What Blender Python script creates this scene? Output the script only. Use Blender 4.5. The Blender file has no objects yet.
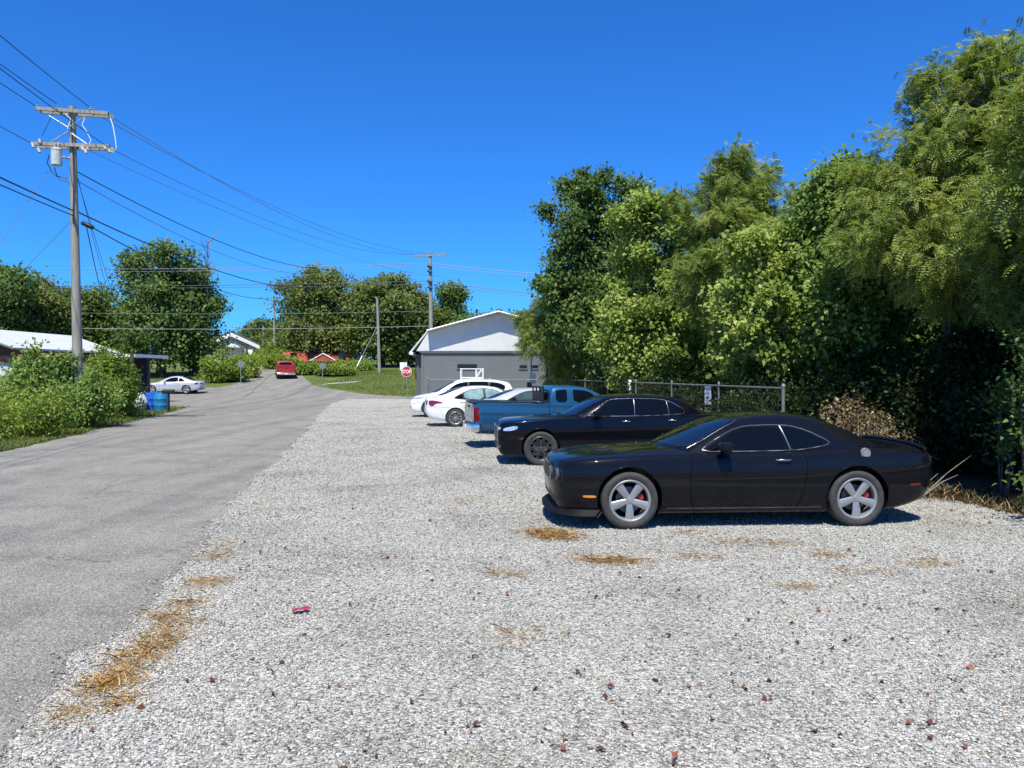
import bpy, bmesh, math, random
import numpy as np
from mathutils import Vector, Matrix
from mathutils.bvhtree import BVHTree

random.seed(7)
RS = np.random.RandomState
SC = bpy.context.scene
COL = SC.collection
PI = math.pi
rad = math.radians

# ------------------------------------------------------------------ helpers
def link(o, parent=None):
    COL.objects.link(o)
    if parent is not None:
        o.parent = parent
    return o

def tag(o, label=None, cat=None, group=None, kind=None):
    if label: o['label'] = label
    if cat: o['category'] = cat
    if group: o['group'] = group
    if kind: o['kind'] = kind
    return o

def empty(name, loc=(0, 0, 0), rz=0.0):
    o = bpy.data.objects.new(name, None)
    o.empty_display_size = 0.3
    o.location = loc
    o.rotation_euler = (0, 0, rz)
    return link(o)

def fast_mesh(name, V, F, mat, parent=None, tint=None, smooth=False, loc=None):
    """V (n,3), F (m,k) uniform polygons."""
    V = np.ascontiguousarray(V, dtype=np.float32)
    F = np.ascontiguousarray(F, dtype=np.int32)
    me = bpy.data.meshes.new(name)
    me.vertices.add(len(V)); me.vertices.foreach_set('co', V.ravel())
    m, k = F.shape
    me.loops.add(m * k); me.loops.foreach_set('vertex_index', F.ravel())
    me.polygons.add(m)
    me.polygons.foreach_set('loop_start', np.arange(0, m * k, k, dtype=np.int32))
    if tint is not None:
        a = me.attributes.new('tint', 'FLOAT', 'POINT')
        a.data.foreach_set('value', np.ascontiguousarray(tint, dtype=np.float32))
    me.update(calc_edges=True)
    me.materials.append(mat)
    if smooth: me.shade_smooth()
    o = bpy.data.objects.new(name, me)
    if loc is not None: o.location = loc
    return link(o, parent)

class G:
    """collects polygons for one mesh object"""
    def __init__(s):
        s.v = []; s.f = []
    def add(s, vs, fs):
        b = len(s.v)
        s.v.extend([tuple(v) for v in vs])
        s.f.extend([tuple(i + b for i in f) for f in fs])
        return s
    def box(s, x0, x1, y0, y1, z0, z1):
        return s.add([(x0,y0,z0),(x1,y0,z0),(x1,y1,z0),(x0,y1,z0),(x0,y0,z1),(x1,y0,z1),(x1,y1,z1),(x0,y1,z1)],
                     [(3,2,1,0),(4,5,6,7),(0,1,5,4),(1,2,6,5),(2,3,7,6),(3,0,4,7)])
    def cbox(s, c, d, rz=0.0, ry=0.0):
        R = Matrix.Rotation(rz, 3, 'Z') @ Matrix.Rotation(ry, 3, 'Y')
        vs = []
        for k in (-1, 1):
            for (i, j) in ((-1,-1),(1,-1),(1,1),(-1,1)):
                vs.append(Vector(c) + R @ Vector((i*d[0]/2, j*d[1]/2, k*d[2]/2)))
        return s.add(vs, [(3,2,1,0),(4,5,6,7),(0,1,5,4),(1,2,6,5),(2,3,7,6),(3,0,4,7)])
    def tube(s, pts, r, n=6, cap=True, r2=None):
        pts = [Vector(p) for p in pts]
        m = len(pts)
        if m < 2: return s
        rs = r if isinstance(r, (list, tuple)) else [r + ((r2 - r) * i / (m - 1) if r2 is not None else 0) for i in range(m)]
        vs = []; fs = []
        prev = None
        for i, p in enumerate(pts):
            t = (pts[min(i+1, m-1)] - pts[max(i-1, 0)])
            if t.length < 1e-9: t = Vector((0,0,1))
            t.normalize()
            if prev is None:
                a = Vector((0,0,1)) if abs(t.z) < .9 else Vector((1,0,0))
                u = t.cross(a).normalized()
            else:
                u = prev - t * prev.dot(t)
                u = u.normalized() if u.length > 1e-6 else t.orthogonal().normalized()
            prev = u
            w = t.cross(u)
            for k in range(n):
                an = 2*PI*k/n
                vs.append(p + (u*math.cos(an) + w*math.sin(an)) * rs[i])
        for i in range(m-1):
            for k in range(n):
                a = i*n+k; b = i*n+(k+1) % n
                fs.append((a, b, b+n, a+n))
        if cap:
            fs.append(tuple(reversed(range(n))))
            fs.append(tuple((m-1)*n + k for k in range(n)))
        return s.add(vs, fs)
    def lathe(s, prof, n=24, c=(0,0,0), axis='z', closed=False):
        """prof: list of (r, h)"""
        vs = []; fs = []
        for (r, h) in prof:
            for k in range(n):
                a = 2*PI*k/n
                if axis == 'z': vs.append((c[0]+r*math.cos(a), c[1]+r*math.sin(a), c[2]+h))
                elif axis == 'y': vs.append((c[0]+r*math.cos(a), c[1]+h, c[2]+r*math.sin(a)))
                else: vs.append((c[0]+h, c[1]+r*math.cos(a), c[2]+r*math.sin(a)))
        m = len(prof)
        for i in range(m if closed else m-1):
            for k in range(n):
                k2 = (k+1) % n; i2 = (i+1) % m
                fs.append((i*n+k, i*n+k2, i2*n+k2, i2*n+k))
        return s.add(vs, fs)
    def prism(s, poly, y0, y1):
        """poly in (x,z), extruded along y"""
        n = len(poly)
        vs = [(x, y0, z) for x, z in poly] + [(x, y1, z) for x, z in poly]
        fs = [tuple(range(n)), tuple(reversed(range(n, 2*n)))]
        for i in range(n):
            j = (i+1) % n
            fs.append((i, i+n, j+n, j))
        return s.add(vs, fs)
    def mirror_y(s):
        vs = [(x, -y, z) for x, y, z in s.v]; fs = [tuple(reversed(f)) for f in s.f]
        return s.add(vs, fs)
    def build(s, name, mat, parent=None, smooth=None, loc=None, rz=None, fix=True):
        me = bpy.data.meshes.new(name)
        me.from_pydata(s.v, [], s.f)
        if fix:
            bm = bmesh.new(); bm.from_mesh(me)
            bmesh.ops.recalc_face_normals(bm, faces=bm.faces)
            bm.to_mesh(me); bm.free()
        if mat is not None: me.materials.append(mat)
        if smooth:
            me.shade_smooth(); me.set_sharp_from_angle(angle=rad(smooth))
        o = bpy.data.objects.new(name, me)
        if loc is not None: o.location = loc
        if rz is not None: o.rotation_euler = (0, 0, rz)
        return link(o, parent)

def pchip(pts):
    xs = np.array([p[0] for p in pts], float); ys = np.array([p[1] for p in pts], float)
    h = np.diff(xs); d = np.diff(ys) / h
    m = np.zeros(len(xs))
    for i in range(1, len(xs)-1):
        if d[i-1]*d[i] > 0:
            w1 = 2*h[i]+h[i-1]; w2 = h[i]+2*h[i-1]
            m[i] = (w1+w2)/(w1/d[i-1]+w2/d[i])
    m[0] = d[0]; m[-1] = d[-1]
    def f(x):
        x = np.clip(np.asarray(x, float), xs[0], xs[-1])
        i = np.clip(np.searchsorted(xs, x, side='right')-1, 0, len(h)-1)
        t = (x-xs[i])/h[i]
        return ((2*t**3-3*t**2+1)*ys[i] + (t**3-2*t**2+t)*h[i]*m[i] + (-2*t**3+3*t**2)*ys[i+1] + (t**3-t**2)*h[i]*m[i+1])
    return f

def lerp(pts):
    xs = [p[0] for p in pts]; ys = [p[1] for p in pts]
    return lambda x: np.interp(x, xs, ys)

# ------------------------------------------------------------------ camera maths
EYE, FPX, PITCH = 2.0, 769.0, rad(0.894)
def gz(Y):
    """ground height: flat up to the crossing street, then climbing"""
    return float(np.interp(Y, GZY, GZZ))
GZY = np.arange(-200, 700, 1.0)
_s = np.where(GZY < 55, 0, np.where(GZY < 64, .085*(GZY-55)**2/18, np.where(GZY < 80, .3825+.085*(GZY-64),
     np.where(GZY < 130, 1.7425+.045*(GZY-80), np.where(GZY < 200, 3.9925+.02*(GZY-130), 5.39)))))
GZZ = _s
def px_at(px, Y):      # X of a picture column at depth Y
    return (px-512)/FPX*Y
def g(px, py):          # ground point under a pixel (flat ground)
    a = math.atan((py-384)/FPX) + PITCH
    Y = EYE/math.tan(a)
    return (px-512)/FPX*Y, Y

# ------------------------------------------------------------------ materials
def new_mat(name):
    m = bpy.data.materials.new(name); m.use_nodes = True
    nt = m.node_tree
    b = nt.nodes['Principled BSDF']
    return m, nt, b
def N(nt, t, **k):
    n = nt.nodes.new(t)
    for a, v in k.items(): setattr(n, a, v)
    return n
def L(nt, a, b): nt.links.new(a, b)
def rgb(c): return (c[0], c[1], c[2], 1)

def ramp(nt, stops, interp='LINEAR'):
    r = N(nt, 'ShaderNodeValToRGB'); r.color_ramp.interpolation = interp
    e = r.color_ramp.elements
    while len(e) < len(stops): e.new(0.5)
    for i, (p, c) in enumerate(stops):
        e[i].position = p; e[i].color = rgb(c)
    return r

def coords(nt, kind='Object'):
    t = N(nt, 'ShaderNodeTexCoord'); return t.outputs[kind]
def noise(nt, scale, detail=4, rough=.55, vec=None, dim='3D'):
    n = N(nt, 'ShaderNodeTexNoise'); n.noise_dimensions = dim
    n.inputs['Scale'].default_value = scale; n.inputs['Detail'].default_value = detail; n.inputs['Roughness'].default_value = rough
    if vec is not None: L(nt, vec, n.inputs['Vector'])
    return n
def bump(nt, h, strength, dist, normal=None):
    b = N(nt, 'ShaderNodeBump'); b.inputs['Strength'].default_value = strength; b.inputs['Distance'].default_value = dist
    L(nt, h, b.inputs['Height'])
    if normal is not None: L(nt, normal, b.inputs['Normal'])
    return b.outputs['Normal']
def mixc(nt, fac, a, b, mode='MIX'):
    m = N(nt, 'ShaderNodeMix', data_type='RGBA', blend_type=mode)
    for s, v in ((0, fac), (6, a), (7, b)):
        if isinstance(v, (int, float)): m.inputs[s].default_value = v
        elif isinstance(v, tuple): m.inputs[s].default_value = rgb(v)
        else: L(nt, v, m.inputs[s])
    return m.outputs[2]
def maths(nt, op, a, b=None, clamp=False):
    m = N(nt, 'ShaderNodeMath', operation=op, use_clamp=clamp)
    for i, v in enumerate((a, b)):
        if v is None: continue
        if isinstance(v, (int, float)): m.inputs[i].default_value = v
        else: L(nt, v, m.inputs[i])
    return m.outputs[0]

def simple(name, c, rough=.6, metal=0.0, spec=.5, coat=0.0, var=.12, scale=6.0, bmp=0.0, bscale=60):
    m, nt, b = new_mat(name)
    co = coords(nt)
    n = noise(nt, scale, 5, .6, co)
    lo = tuple(max(0, x*(1-var)) for x in c); hi = tuple(min(1, x*(1+var)) for x in c)
    r = ramp(nt, [(.3, lo), (.7, hi)]); L(nt, n.outputs['Fac'], r.inputs[0])
    L(nt, r.outputs[0], b.inputs['Base Color'])
    b.inputs['Roughness'].default_value = rough; b.inputs['Metallic'].default_value = metal
    b.inputs['Specular IOR Level'].default_value = spec
    b.inputs['Coat Weight'].default_value = coat; b.inputs['Coat Roughness'].default_value = .06
    if bmp:
        n2 = noise(nt, bscale, 4, .6, co)
        L(nt, bump(nt, n2.outputs['Fac'], bmp, .01), b.inputs['Normal'])
    return m

def paint_mat(name, c, rough=.35, metal=0.0, dust=.12, coat=1.0, spec=.15, dustc=(.30,.27,.23)):
    """car paint under a clear coat with a film of road dust, heavier low down"""
    m, nt, b = new_mat(name)
    co = coords(nt)
    n = noise(nt, 3.0, 6, .65, co); n2 = noise(nt, 40.0, 3, .6, co)
    d = maths(nt, 'MULTIPLY', n.outputs['Fac'], n2.outputs['Fac'])
    d = maths(nt, 'MULTIPLY', d, dust*3.2, True)
    L(nt, mixc(nt, d, c, dustc), b.inputs['Base Color'])
    rr = maths(nt, 'MULTIPLY_ADD', d, .5); rr.node.inputs[2].default_value = rough
    L(nt, rr, b.inputs['Roughness'])
    b.inputs['Metallic'].default_value = metal; b.inputs['Specular IOR Level'].default_value = spec
    b.inputs['Coat Weight'].default_value = coat; b.inputs['Coat Roughness'].default_value = .04; b.inputs['Coat IOR'].default_value = 1.40
    return m

def leaf_mat(name, stops, trans=.3, rough=.45, spec=.22):
    m, nt, b = new_mat(name)
    at = N(nt, 'ShaderNodeAttribute', attribute_name='tint')
    r = ramp(nt, stops); L(nt, at.outputs['Fac'], r.inputs[0])
    L(nt, r.outputs[0], b.inputs['Base Color'])
    b.inputs['Roughness'].default_value = rough; b.inputs['Specular IOR Level'].default_value = spec
    t = N(nt, 'ShaderNodeBsdfTranslucent')
    tc = mixc(nt, 1.0, r.outputs[0], (1.0, 1.0, .55), 'MULTIPLY')
    L(nt, tc, t.inputs['Color'])
    mx = N(nt, 'ShaderNodeMixShader'); mx.inputs[0].default_value = trans
    L(nt, b.outputs[0], mx.inputs[1]); L(nt, t.outputs[0], mx.inputs[2])
    L(nt, mx.outputs[0], nt.nodes['Material Output'].inputs['Surface'])
    return m

M = {}
# --- gravel: crushed limestone, one colour per stone
def gravel_sheet():
    m, nt, b = new_mat('gravel_sheet')
    co = coords(nt)
    v = N(nt, 'ShaderNodeTexVoronoi', voronoi_dimensions='2D', feature='F1'); v.inputs['Scale'].default_value = 46
    v.inputs['Randomness'].default_value = 1
    wob = noise(nt, 25, 2, .5, co)
    vm = N(nt, 'ShaderNodeVectorMath', operation='MULTIPLY_ADD'); L(nt, wob.outputs['Color'], vm.inputs[0])
    vm.inputs[1].default_value = (.03, .03, 0); L(nt, co, vm.inputs[2]); L(nt, vm.outputs[0], v.inputs['Vector'])
    sep = N(nt, 'ShaderNodeSeparateColor'); L(nt, v.outputs['Color'], sep.inputs[0])
    r = ramp(nt, [(0, (.13,.126,.118)), (.15, (.26,.251,.236)), (.45, (.405,.392,.37)), (.75, (.51,.496,.47)), (1, (.63,.615,.585))])
    L(nt, sep.outputs[0], r.inputs[0])
    big = noise(nt, .55, 5, .6, co)
    br = ramp(nt, [(.3, (.72,.705,.68)), (.48, (.95,.94,.92)), (.75, (1.06,1.05,1.03))]); L(nt, big.outputs['Fac'], br.inputs[0])
    c = mixc(nt, 1.0, r.outputs[0], br.outputs[0], 'MULTIPLY')
    stain = noise(nt, 1.7, 6, .7, co)
    sr = ramp(nt, [(.60, (0,0,0)), (.72, (.5,.5,.5))]); L(nt, stain.outputs['Fac'], sr.inputs[0])
    c = mixc(nt, maths(nt, 'MULTIPLY', sr.outputs[0], .6), c, (.40,.34,.26))
    L(nt, c, b.inputs['Base Color'])
    b.inputs['Roughness'].default_value = .9; b.inputs['Specular IOR Level'].default_value = .2
    inv = maths(nt, 'SUBTRACT', 1.0, v.outputs['Distance'])
    hh = maths(nt, 'ADD', inv, maths(nt, 'MULTIPLY', sep.outputs[1], .7))
    L(nt, bump(nt, hh, .75, .024), b.inputs['Normal'])
    return m
M['gravel'] = gravel_sheet()
def stone_mat():
    m, nt, b = new_mat('crushed_limestone')
    at = N(nt, 'ShaderNodeAttribute', attribute_name='tint')
    r = ramp(nt, [(0, (.13,.125,.117)), (.10, (.26,.25,.233)), (.35, (.41,.397,.373)), (.7, (.52,.505,.478)), (.93, (.65,.635,.605)), (.97, (.52,.42,.30)), (1, (.42,.33,.24))])
    L(nt, at.outputs['Fac'], r.inputs[0])
    n = noise(nt, 90, 4, .6, coords(nt))
    nr = ramp(nt, [(.25, (.78,.78,.78)), (.7, (1,1,1))]); L(nt, n.outputs['Fac'], nr.inputs[0])
    co = coords(nt); c = mixc(nt, 1.0, r.outputs[0], nr.outputs[0], 'MULTIPLY')
    big = noise(nt, .55, 5, .6, co)
    br = ramp(nt, [(.3, (.72,.705,.68)), (.48, (.95,.94,.92)), (.75, (1.06,1.05,1.03))]); L(nt, big.outputs['Fac'], br.inputs[0])
    c = mixc(nt, 1.0, c, br.outputs[0], 'MULTIPLY')
    stain = noise(nt, 1.7, 6, .7, co)
    sr = ramp(nt, [(.60, (0,0,0)), (.72, (.5,.5,.5))]); L(nt, stain.outputs['Fac'], sr.inputs[0])
    c = mixc(nt, maths(nt, 'MULTIPLY', sr.outputs[0], .6), c, (.42,.36,.28))
    L(nt, c, b.inputs['Base Color'])
    b.inputs['Roughness'].default_value = .85; b.inputs['Specular IOR Level'].default_value = .25
    return m
M['stone'] = stone_mat()
def asphalt():
    m, nt, b = new_mat('asphalt')
    co = coords(nt)
    ag = N(nt, 'ShaderNodeTexVoronoi', voronoi_dimensions='2D'); ag.inputs['Scale'].default_value = 95; L(nt, co, ag.inputs['Vector'])
    s = N(nt, 'ShaderNodeSeparateColor'); L(nt, ag.outputs['Color'], s.inputs[0])
    r = ramp(nt, [(0, (.108,.101,.090)), (.5, (.205,.194,.174)), (.85, (.285,.271,.243)), (1, (.40,.38,.342))]); L(nt, s.outputs[0], r.inputs[0])
    mp = N(nt, 'ShaderNodeMapping'); mp.inputs['Rotation'].default_value = (0, 0, rad(-11.5)); mp.inputs['Scale'].default_value = (1.3, .06, 1)
    L(nt, co, mp.inputs['Vector'])
    st = noise(nt, 1.0, 5, .6, mp.outputs[0])
    sr = ramp(nt, [(.25, (.74,.74,.74)), (.5, (1,1,1)), (.75, (1.2,1.19,1.17))]); L(nt, st.outputs['Fac'], sr.inputs[0])
    c = mixc(nt, 1.0, r.outputs[0], sr.outputs[0], 'MULTIPLY')
    pn = noise(nt, .9, 6, .65, co)
    pr = ramp(nt, [(.3, (.74,.74,.75)), (.5, (1.0,1.0,1.0)), (.75, (1.15,1.14,1.1))]); L(nt, pn.outputs['Fac'], pr.inputs[0])
    c = mixc(nt, 1.0, c, pr.outputs[0], 'MULTIPLY')
    # fine cracks
    cr = N(nt, 'ShaderNodeTexVoronoi', voronoi_dimensions='2D', feature='DISTANCE_TO_EDGE'); cr.inputs['Scale'].default_value = .33
    wb = noise(nt, 1.6, 6, .7, co)
    vm = N(nt, 'ShaderNodeVectorMath', operation='MULTIPLY_ADD'); L(nt, wb.outputs['Color'], vm.inputs[0]); vm.inputs[1].default_value = (1.1,1.1,0)
    L(nt, co, vm.inputs[2]); L(nt, vm.outputs[0], cr.inputs['Vector'])
    ck = maths(nt, 'LESS_THAN', cr.outputs['Distance'], .0055)
    gate = noise(nt, .25, 2, .5, co)
    gk = maths(nt, 'GREATER_THAN', gate.outputs['Fac'], .52)
    c = mixc(nt, maths(nt, 'MULTIPLY', maths(nt, 'MULTIPLY', ck, gk), .55), c, (.05,.05,.05))
    L(nt, c, b.inputs['Base Color'])
    b.inputs['Roughness'].default_value = .88; b.inputs['Specular IOR Level'].default_value = .25
    hh = maths(nt, 'SUBTRACT', 1.0, ag.outputs['Distance'])
    L(nt, bump(nt, hh, .6, .006), b.inputs['Normal'])
    return m
M['asphalt'] = asphalt()
def ground_mat():
    m, nt, b = new_mat('mown_grass')
    co = coords(nt)
    n = noise(nt, .35, 8, .7, co)
    r = ramp(nt, [(.25, (.075,.105,.028)), (.45, (.115,.155,.038)), (.6, (.155,.185,.055)), (.8, (.23,.215,.09))]); L(nt, n.outputs['Fac'], r.inputs[0])
    f = noise(nt, 14, 6, .75, co)
    fr = ramp(nt, [(.3, (.55,.55,.5)), (.55, (1,1,1)), (.8, (1.35,1.3,1.2))]); L(nt, f.outputs['Fac'], fr.inputs[0])
    L(nt, mixc(nt, 1.0, r.outputs[0], fr.outputs[0], 'MULTIPLY'), b.inputs['Base Color'])
    b.inputs['Roughness'].default_value = .9; b.inputs['Specular IOR Level'].default_value = .15
    L(nt, bump(nt, f.outputs['Fac'], .9, .12), b.inputs['Normal'])
    return m
M['ground'] = ground_mat()
M['concrete'] = simple('weathered_concrete', (.42,.41,.38), .9, spec=.2, var=.2, bmp=.3)
M['wood'] = None
def wood_pole():
    m, nt, b = new_mat('weathered_pole_wood')
    co = coords(nt)
    mp = N(nt, 'ShaderNodeMapping'); mp.inputs['Scale'].default_value = (14, 14, .7); L(nt, co, mp.inputs['Vector'])
    n = noise(nt, 1.6, 8, .7, mp.outputs[0])
    r = ramp(nt, [(.28, (.12,.105,.09)), (.5, (.30,.275,.245)), (.72, (.42,.40,.365))]); L(nt, n.outputs['Fac'], r.inputs[0])
    L(nt, r.outputs[0], b.inputs['Base Color']); b.inputs['Roughness'].default_value = .9; b.inputs['Specular IOR Level'].default_value = .15
    L(nt, bump(nt, n.outputs['Fac'], .7, .02), b.inputs['Normal'])
    return m
M['wood'] = wood_pole()
M['bark'] = simple('bark', (.10,.08,.06), .95, spec=.1, var=.4, scale=9, bmp=.8, bscale=30)
M['deadwood'] = simple('dead_wood', (.24,.20,.17), .95, spec=.1, var=.3, scale=9)
M['galv'] = simple('galvanised_steel', (.42,.43,.44), .45, metal=.7, var=.15)
M['galv_dull'] = simple('dull_fence_steel', (.20,.205,.20), .6, metal=.5, var=.2)
M['wire'] = simple('chain_link_wire', (.10,.10,.10), .5, metal=.6, var=.1)
M['cable'] = simple('black_cable', (.012,.012,.014), .6, var=.1)
M['cable_pale'] = simple('bare_conductor', (.50,.51,.52), .4, metal=.5, var=.05)
M['cable_mid'] = simple('weathered_cable', (.26,.26,.26), .6, var=.05)
M['cable_grey'] = simple('grey_conductor', (.10,.11,.12), .5, var=.05)
M['black'] = simple('black_plastic', (.012,.012,.012), .55, spec=.4)
M['matt_black'] = simple('matt_black_plastic', (.006,.006,.007), .6, spec=.12)
M['well'] = simple('wheel_well_black', (.006,.006,.006), .95, spec=.05)
M['rubber'] = simple('tyre_rubber', (.045,.044,.042), .75, spec=.3, var=.25, scale=20)
M['alloy'] = simple('silver_alloy', (.36,.355,.35), .32, metal=.55, var=.06)
M['alloy_mid'] = simple('grey_alloy', (.10,.10,.10), .3, metal=.6, var=.4, scale=30)
M['alloy_dark'] = simple('dark_alloy', (.035,.035,.038), .35, metal=.3, var=.1)
M['disc'] = simple('brake_disc', (.16,.15,.14), .5, metal=.6)
M['caliper'] = simple('red_caliper', (.42,.02,.03), .4)
M['chrome'] = simple('chrome', (.80,.80,.81), .12, metal=1.0, var=.03)
M['satin'] = simple('satin_trim', (.34,.34,.34), .32, metal=.9, var=.05)
M['glass_dark'] = simple('tinted_glass', (.003,.0035,.004), .03, spec=.28, var=.05)
M['glass_screen'] = simple('windshield_glass', (.004,.006,.010), .02, spec=1.0, var=.05); M['glass_screen'].node_tree.nodes['Principled BSDF'].inputs['IOR'].default_value = 1.8
M['glass_mid'] = simple('clear_car_glass', (.05,.075,.08), .03, spec=.6, var=.25, scale=4)
M['glass_pale'] = simple('pale_car_glass', (.20,.30,.31), .05, spec=.6, var=.35, scale=3)
M['lamp_red'] = simple('red_lamp', (.17,.006,.011), .12, spec=.6, coat=1, var=.2, scale=14)
M['lamp_amber'] = simple('amber_lamp', (.75,.22,.02), .2, spec=.6, coat=1)
M['lamp_clear'] = simple('clear_lamp', (.55,.57,.60), .08, metal=.5, var=.5, scale=25)
M['lamp_smoke'] = simple('smoked_lamp', (.05,.055,.06), .08, var=.5, scale=25, coat=1)
M['paint_black'] = paint_mat('black_paint', (.0035,.0040,.0065), .35, dust=.008, coat=.72, spec=.02)
M['paint_navyblack'] = paint_mat('navy_black_paint', (.0025,.0030,.0055), .25, dust=.003, coat=.8, spec=.02)
M['paint_blue'] = paint_mat('blue_paint', (.004,.072,.175), .35, metal=.25, dust=.05)
M['paint_white'] = paint_mat('white_paint', (.76,.77,.78), .4, dust=.03)
M['paint_pearl'] = paint_mat('pearl_grey_paint', (.36,.39,.41), .35, dust=.03)
M['paint_silver'] = paint_mat('silver_paint', (.56,.56,.60), .35, metal=.35, dust=.03)
M['paint_red'] = paint_mat('red_paint', (.40,.018,.02), .4, dust=.04)
M['siding_white'] = None
def siding(name, c, period, rough=.6, depth=.6, axis='Z'):
    m, nt, b = new_mat(name)
    co = coords(nt)
    sp = N(nt, 'ShaderNodeSeparateXYZ'); L(nt, co, sp.inputs[0])
    w = maths(nt, 'FRACT', maths(nt, 'DIVIDE', sp.outputs[axis], period))
    n = noise(nt, 1.3, 6, .65, co)
    lo = tuple(x*.86 for x in c); r = ramp(nt, [(.3, lo), (.7, c)]); L(nt, n.outputs['Fac'], r.inputs[0])
    L(nt, r.outputs[0], b.inputs['Base Color']); b.inputs['Roughness'].default_value = rough
    L(nt, bump(nt, w, depth, .03), b.inputs['Normal'])
    return m
M['siding_white'] = siding('white_siding', (.68,.68,.67), .2, depth=.2)
M['siding_grey'] = siding('grey_siding', (.165,.172,.18), .25)
M['house_white'] = siding('white_boards', (.74,.75,.75), .18)
M['roof_metal'] = siding('pale_metal_roof', (.62,.62,.63), .4, .4, .5, 'Y')
M['roof_dark'] = simple('dark_shingles', (.10,.10,.105), .9, var=.3, scale=12)
M['roof_red'] = siding('red_metal_roof', (.42,.07,.06), .4, .5, .5, 'X')
M['red_boards'] = siding('dark_red_boards', (.17,.025,.022), .2)
M['brick'] = simple('orange_brick', (.34,.13,.07), .9, var=.3, scale=20)
M['white_paint'] = simple('white_trim', (.80,.80,.80), .5, var=.05)
M['sign_red'] = simple('stop_sign_red', (.46,.02,.03), .4, var=.08)
M['sign_white'] = simple('sign_white', (.80,.80,.80), .4, var=.04)
M['sign_grey'] = simple('sign_back_aluminium', (.24,.25,.26), .5, metal=.4, var=.1)
M['barrel_blue'] = simple('bright_blue_drum', (.012,.12,.62), .4, var=.15)
M['barrel_teal'] = simple('teal_blue_drum', (.01,.19,.42), .45, var=.15)
M['crumple'] = simple('grey_white_plastic', (.58,.60,.58), .6, var=.3, scale=9)
M['wrapper'] = simple('red_foil_wrapper', (.30,.025,.06), .4, var=.4, scale=30)
M['transformer'] = simple('transformer_grey', (.50,.51,.50), .5, var=.12)
M['dark_window'] = simple('dark_window_glass', (.01,.012,.014), .08)
M['insul'] = simple('porcelain', (.42,.40,.38), .25, var=.3)
M['board'] = simple('grey_notice_print', (.25,.25,.26), .6)
M['purple'] = simple('dark_purple_panel', (.05,.035,.06), .6, var=.15)

GREEN = {
 'locust': [(0, (0.096,0.142,0.027)), (.5, (0.217,0.287,0.059)), (1, (0.435,0.461,0.119))],
 'broad':  [(0, (0.098,0.160,0.032)), (.5, (0.205,0.308,0.077)), (1, (0.408,0.513,0.151))],
 'maple':  [(0, (0.114,0.167,0.031)), (.5, (0.254,0.345,0.076)), (1, (0.472,0.536,0.153))],
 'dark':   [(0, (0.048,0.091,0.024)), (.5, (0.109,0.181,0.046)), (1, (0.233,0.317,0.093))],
 'shade':  [(0, (.014,.026,.007)), (.5, (.030,.050,.014)), (1, (.060,.085,.026))],  # leaf green darkened: shade under the trees put into the colour
 'far':    [(0, (0.064,0.095,0.025)), (.5, (0.144,0.192,0.049)), (1, (0.266,0.299,0.093))],
 'hedge':  [(0, (0.099,0.152,0.019)), (.5, (0.209,0.297,0.045)), (1, (0.376,0.430,0.088))],
 'dry':    [(0, (.10,.07,.035)), (.5, (.22,.155,.085)), (1, (.38,.30,.18))],
 'straw':  [(0, (.20,.10,.03)), (.5, (.46,.27,.09)), (1, (.68,.48,.21))],
 'deadleaf': [(0, (.06,.028,.02)), (.4, (.13,.05,.032)), (.75, (.24,.085,.045)), (1, (.05,.035,.025))],
 'grass':  [(0, (0.077,0.115,0.023)), (.5, (0.161,0.203,0.046)), (.85, (0.252,0.270,0.078)), (1, (0.462,0.365,0.156))],
}
LEAF = {k: leaf_mat('leaf_'+k, v, trans=(.05 if k in ('dry','straw','deadleaf') else .45)) for k, v in GREEN.items()}

# ------------------------------------------------------------------ the setting
def rows_sheet(name, Ys, xl, xr, mat, dz, nx=2, label=None):
    V = []; F = []
    Ys = list(Ys)
    for i, Y in enumerate(Ys):
        a, b = xl(Y), xr(Y); z = gz(Y)+dz
        for j in range(nx):
            V.append((a+(b-a)*j/(nx-1), Y, z))
    for i in range(len(Ys)-1):
        for j in range(nx-1):
            k = i*nx+j
            F.append((k, k+1, k+1+nx, k+nx))
    o = fast_mesh(name, np.array(V), np.array(F), mat)
    tag(o, label, None, None, 'structure')
    return o

Yt = list(range(-60, 140)) + [150, 165, 180, 200, 240, 300, 400, 600]
Xt = [-500, -300, -200, -120, -80, -50, -30, -15, 0, 15, 30, 60, 120, 200, 300, 500]
V = [(x, y, gz(y)) for y in Yt for x in Xt]
F = [(i*len(Xt)+j, i*len(Xt)+j+1, (i+1)*len(Xt)+j+1, (i+1)*len(Xt)+j) for i in range(len(Yt)-1) for j in range(len(Xt)-1)]
tag(fast_mesh('ground', np.array(V), np.array(F), M['ground']), 'green lawn and rising ground', None, None, 'structure')

edge_r = lambda Y: -1.98-.198*Y
edge_l = lambda Y: -8.27-.228*Y
rr = RS(3)
jl = {}
def jag(Y, amp, key):
    t = jl.setdefault(key, RS(hash(key) % 1000 if not isinstance(key, int) else key).rand(4000))
    def nz(u):
        i = int(math.floor(u)); f = u-i; f = f*f*(3-2*f)
        return t[i % 4000]*(1-f)+t[(i+1) % 4000]*f
    return amp*((nz(Y*.8+900)-.5)*1.4+(nz(Y*3+100)-.5)*.8+(nz(Y*9+300)-.5)*.45)
Yr = [x*.25 for x in range(-100, 200)] + list(range(50, 57))
rows_sheet('road', Yr, lambda Y: edge_l(Y)+jag(Y, .16, 11), lambda Y: edge_r(Y)+.6, M['asphalt'], .006)
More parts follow.
